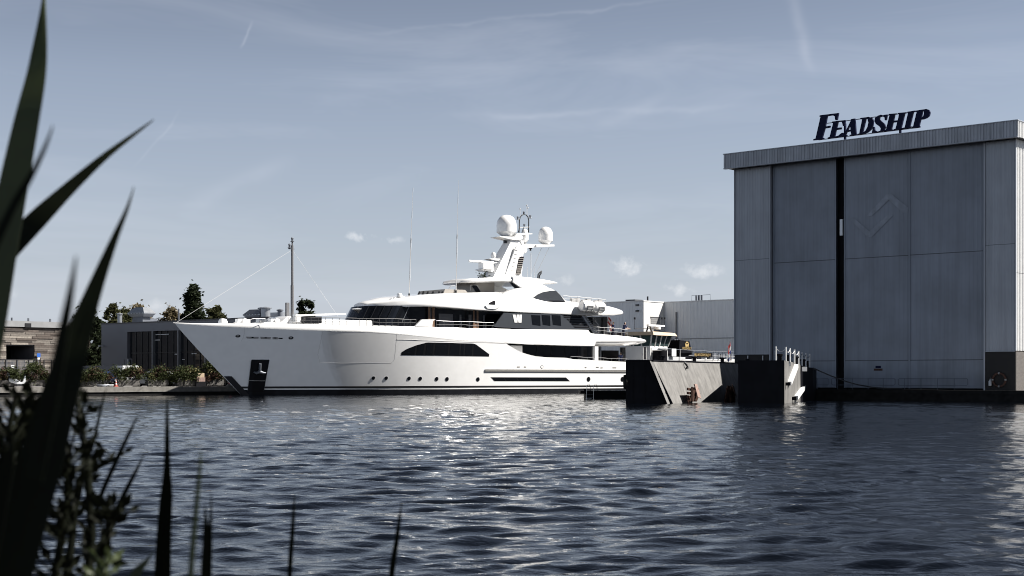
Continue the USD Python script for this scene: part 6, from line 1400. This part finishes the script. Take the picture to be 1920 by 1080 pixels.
simple_reed('twin dark reed tips side by side near the bottom edge', [[(378, 1400, 18, 1.3), (384, 1080, 17, 1.3), (386, 1010, 13, 1.3), (384, 945, 1, 1.3)], [(386, 1400, 14, 1.3), (391, 1080, 12, 1.3), (394, 1000, 8, 1.3), (396, 925, 1, 1.3)]])
simple_reed('single thin reed tip below the yacht forward ports', [[(538, 1500, 9, 1.6), (543, 1080, 9, 1.6), (548, 1000, 8, 1.6), (552, 928, 1, 1.6)]])
simple_reed('single leaning reed tip below the yacht side window', [[(715, 1500, 11, 1.6), (734, 1080, 11, 1.6), (744, 1010, 9, 1.6), (753, 940, 1, 1.6)]])
simple_reed('pair of slim reed leaves leaning right out of the weeds', [[(150, 1200, 8, 1.6), (180, 960, 9, 1.6), (215, 870, 9, 1.6), (243, 810, 6, 1.6), (258, 780, 1, 1.6)], [(190, 1060, 9, 1.6), (222, 950, 10, 1.6), (246, 900, 8, 1.6), (262, 868, 4, 1.6), (270, 850, 1, 1.6)], [(165, 860, 5, 1.6), (176, 825, 6, 1.6), (188, 770, 5, 1.6), (199, 728, 1, 1.6)]])
simple_reed('short pale green reed leaf at the bottom edge', [[(215, 1300, 18, 1.3), (252, 1080, 18, 1.3), (272, 1055, 9, 1.3), (286, 1036, 1, 1.3)]], 'reed_green')
rw = np.random.default_rng(77)
def weed(label, path, D, n, size, spread, m_='weed_shaded'):
    t = thing('weed', label, 'weed', group='weeds on the near bank'); pts = [(path[0][0], vz(D), D)] + [(u, v, D) for u, v in path]; stem(t, pts, .006, .0025, m_)
    pu = np.array(path, float); k = rw.uniform(0, len(path) - 1, n); g = np.arange(len(path))
    for kk in k:
        u, v = np.interp(kk, g, pu[:, 0]), np.interp(kk, g, pu[:, 1]); a = rw.uniform(-2.6, -.5) if rw.random() < .8 else rw.uniform(0, 6.28); L = size * rw.uniform(.6, 1.3); off = rw.uniform(.0, spread)
        u0, v0 = u + off * math.cos(a), v + off * math.sin(a); Dd = D + rw.uniform(-.06, .06)
        b = MB(); C0, C1 = P(u0, v0, Dd), P(u0 + L * math.cos(a), v0 + L * math.sin(a), Dd + rw.uniform(-.01, .01)); m = (C0 + C1) / 2; d = C1 - C0; s = np.cross(d, (rw.uniform(-.5, .5), 1, rw.uniform(-.5, .5))); s *= .22 * np.linalg.norm(d) / max(np.linalg.norm(s), 1e-9); nn = np.cross(s, d); nn *= .1 * np.linalg.norm(d) / max(np.linalg.norm(nn), 1e-9)
        b.add([C0, C0 * .55 + C1 * .45 + s, C1, C0 * .55 + C1 * .45 - s, m + nn], [(0, 1, 4), (1, 2, 4), (2, 3, 4), (3, 0, 4)]); obj('leaf', b, m_, t)
        if off > 4: obj('twig', MB().tube([P(u, v, D), C0], .0014, 4), m_, t)
    return t
weed('bushy dark weed stalk in the lower left corner', [(-10, 1150), (10, 1000), (25, 900), (20, 800)], 1.45, 70, 46, 60)
weed('forked dark weed at the left edge below the quay', [(-20, 960), (8, 870), (18, 800), (30, 740)], 1.6, 26, 30, 26)
weed('slim weed with hanging leaves over the left quay', [(10, 900), (40, 820), (48, 770), (60, 735)], 1.7, 16, 26, 14)
weed('dense weed clump right of the broad black reed', [(90, 1150), (110, 1040), (125, 940), (128, 850)], 1.4, 80, 34, 52)
weed('tall leafy weed with top tuft near the slim reeds', [(160, 1150), (172, 1000), (166, 900), (158, 830), (148, 760), (138, 745)], 1.5, 60, 26, 24)
weed('low spreading weed at the bottom with branching tips', [(170, 1200), (185, 1080), (195, 1000), (225, 960)], 1.35, 56, 34, 34)
weed('small olive weed at the bottom edge beside the pale leaf', [(185, 1200), (192, 1110), (198, 1060)], 1.2, 30, 30, 26, 'reed_green')
weed('feathery weed behind the slim reeds', [(120, 1150), (140, 960), (155, 890), (215, 860)], 1.7, 40, 22, 30)
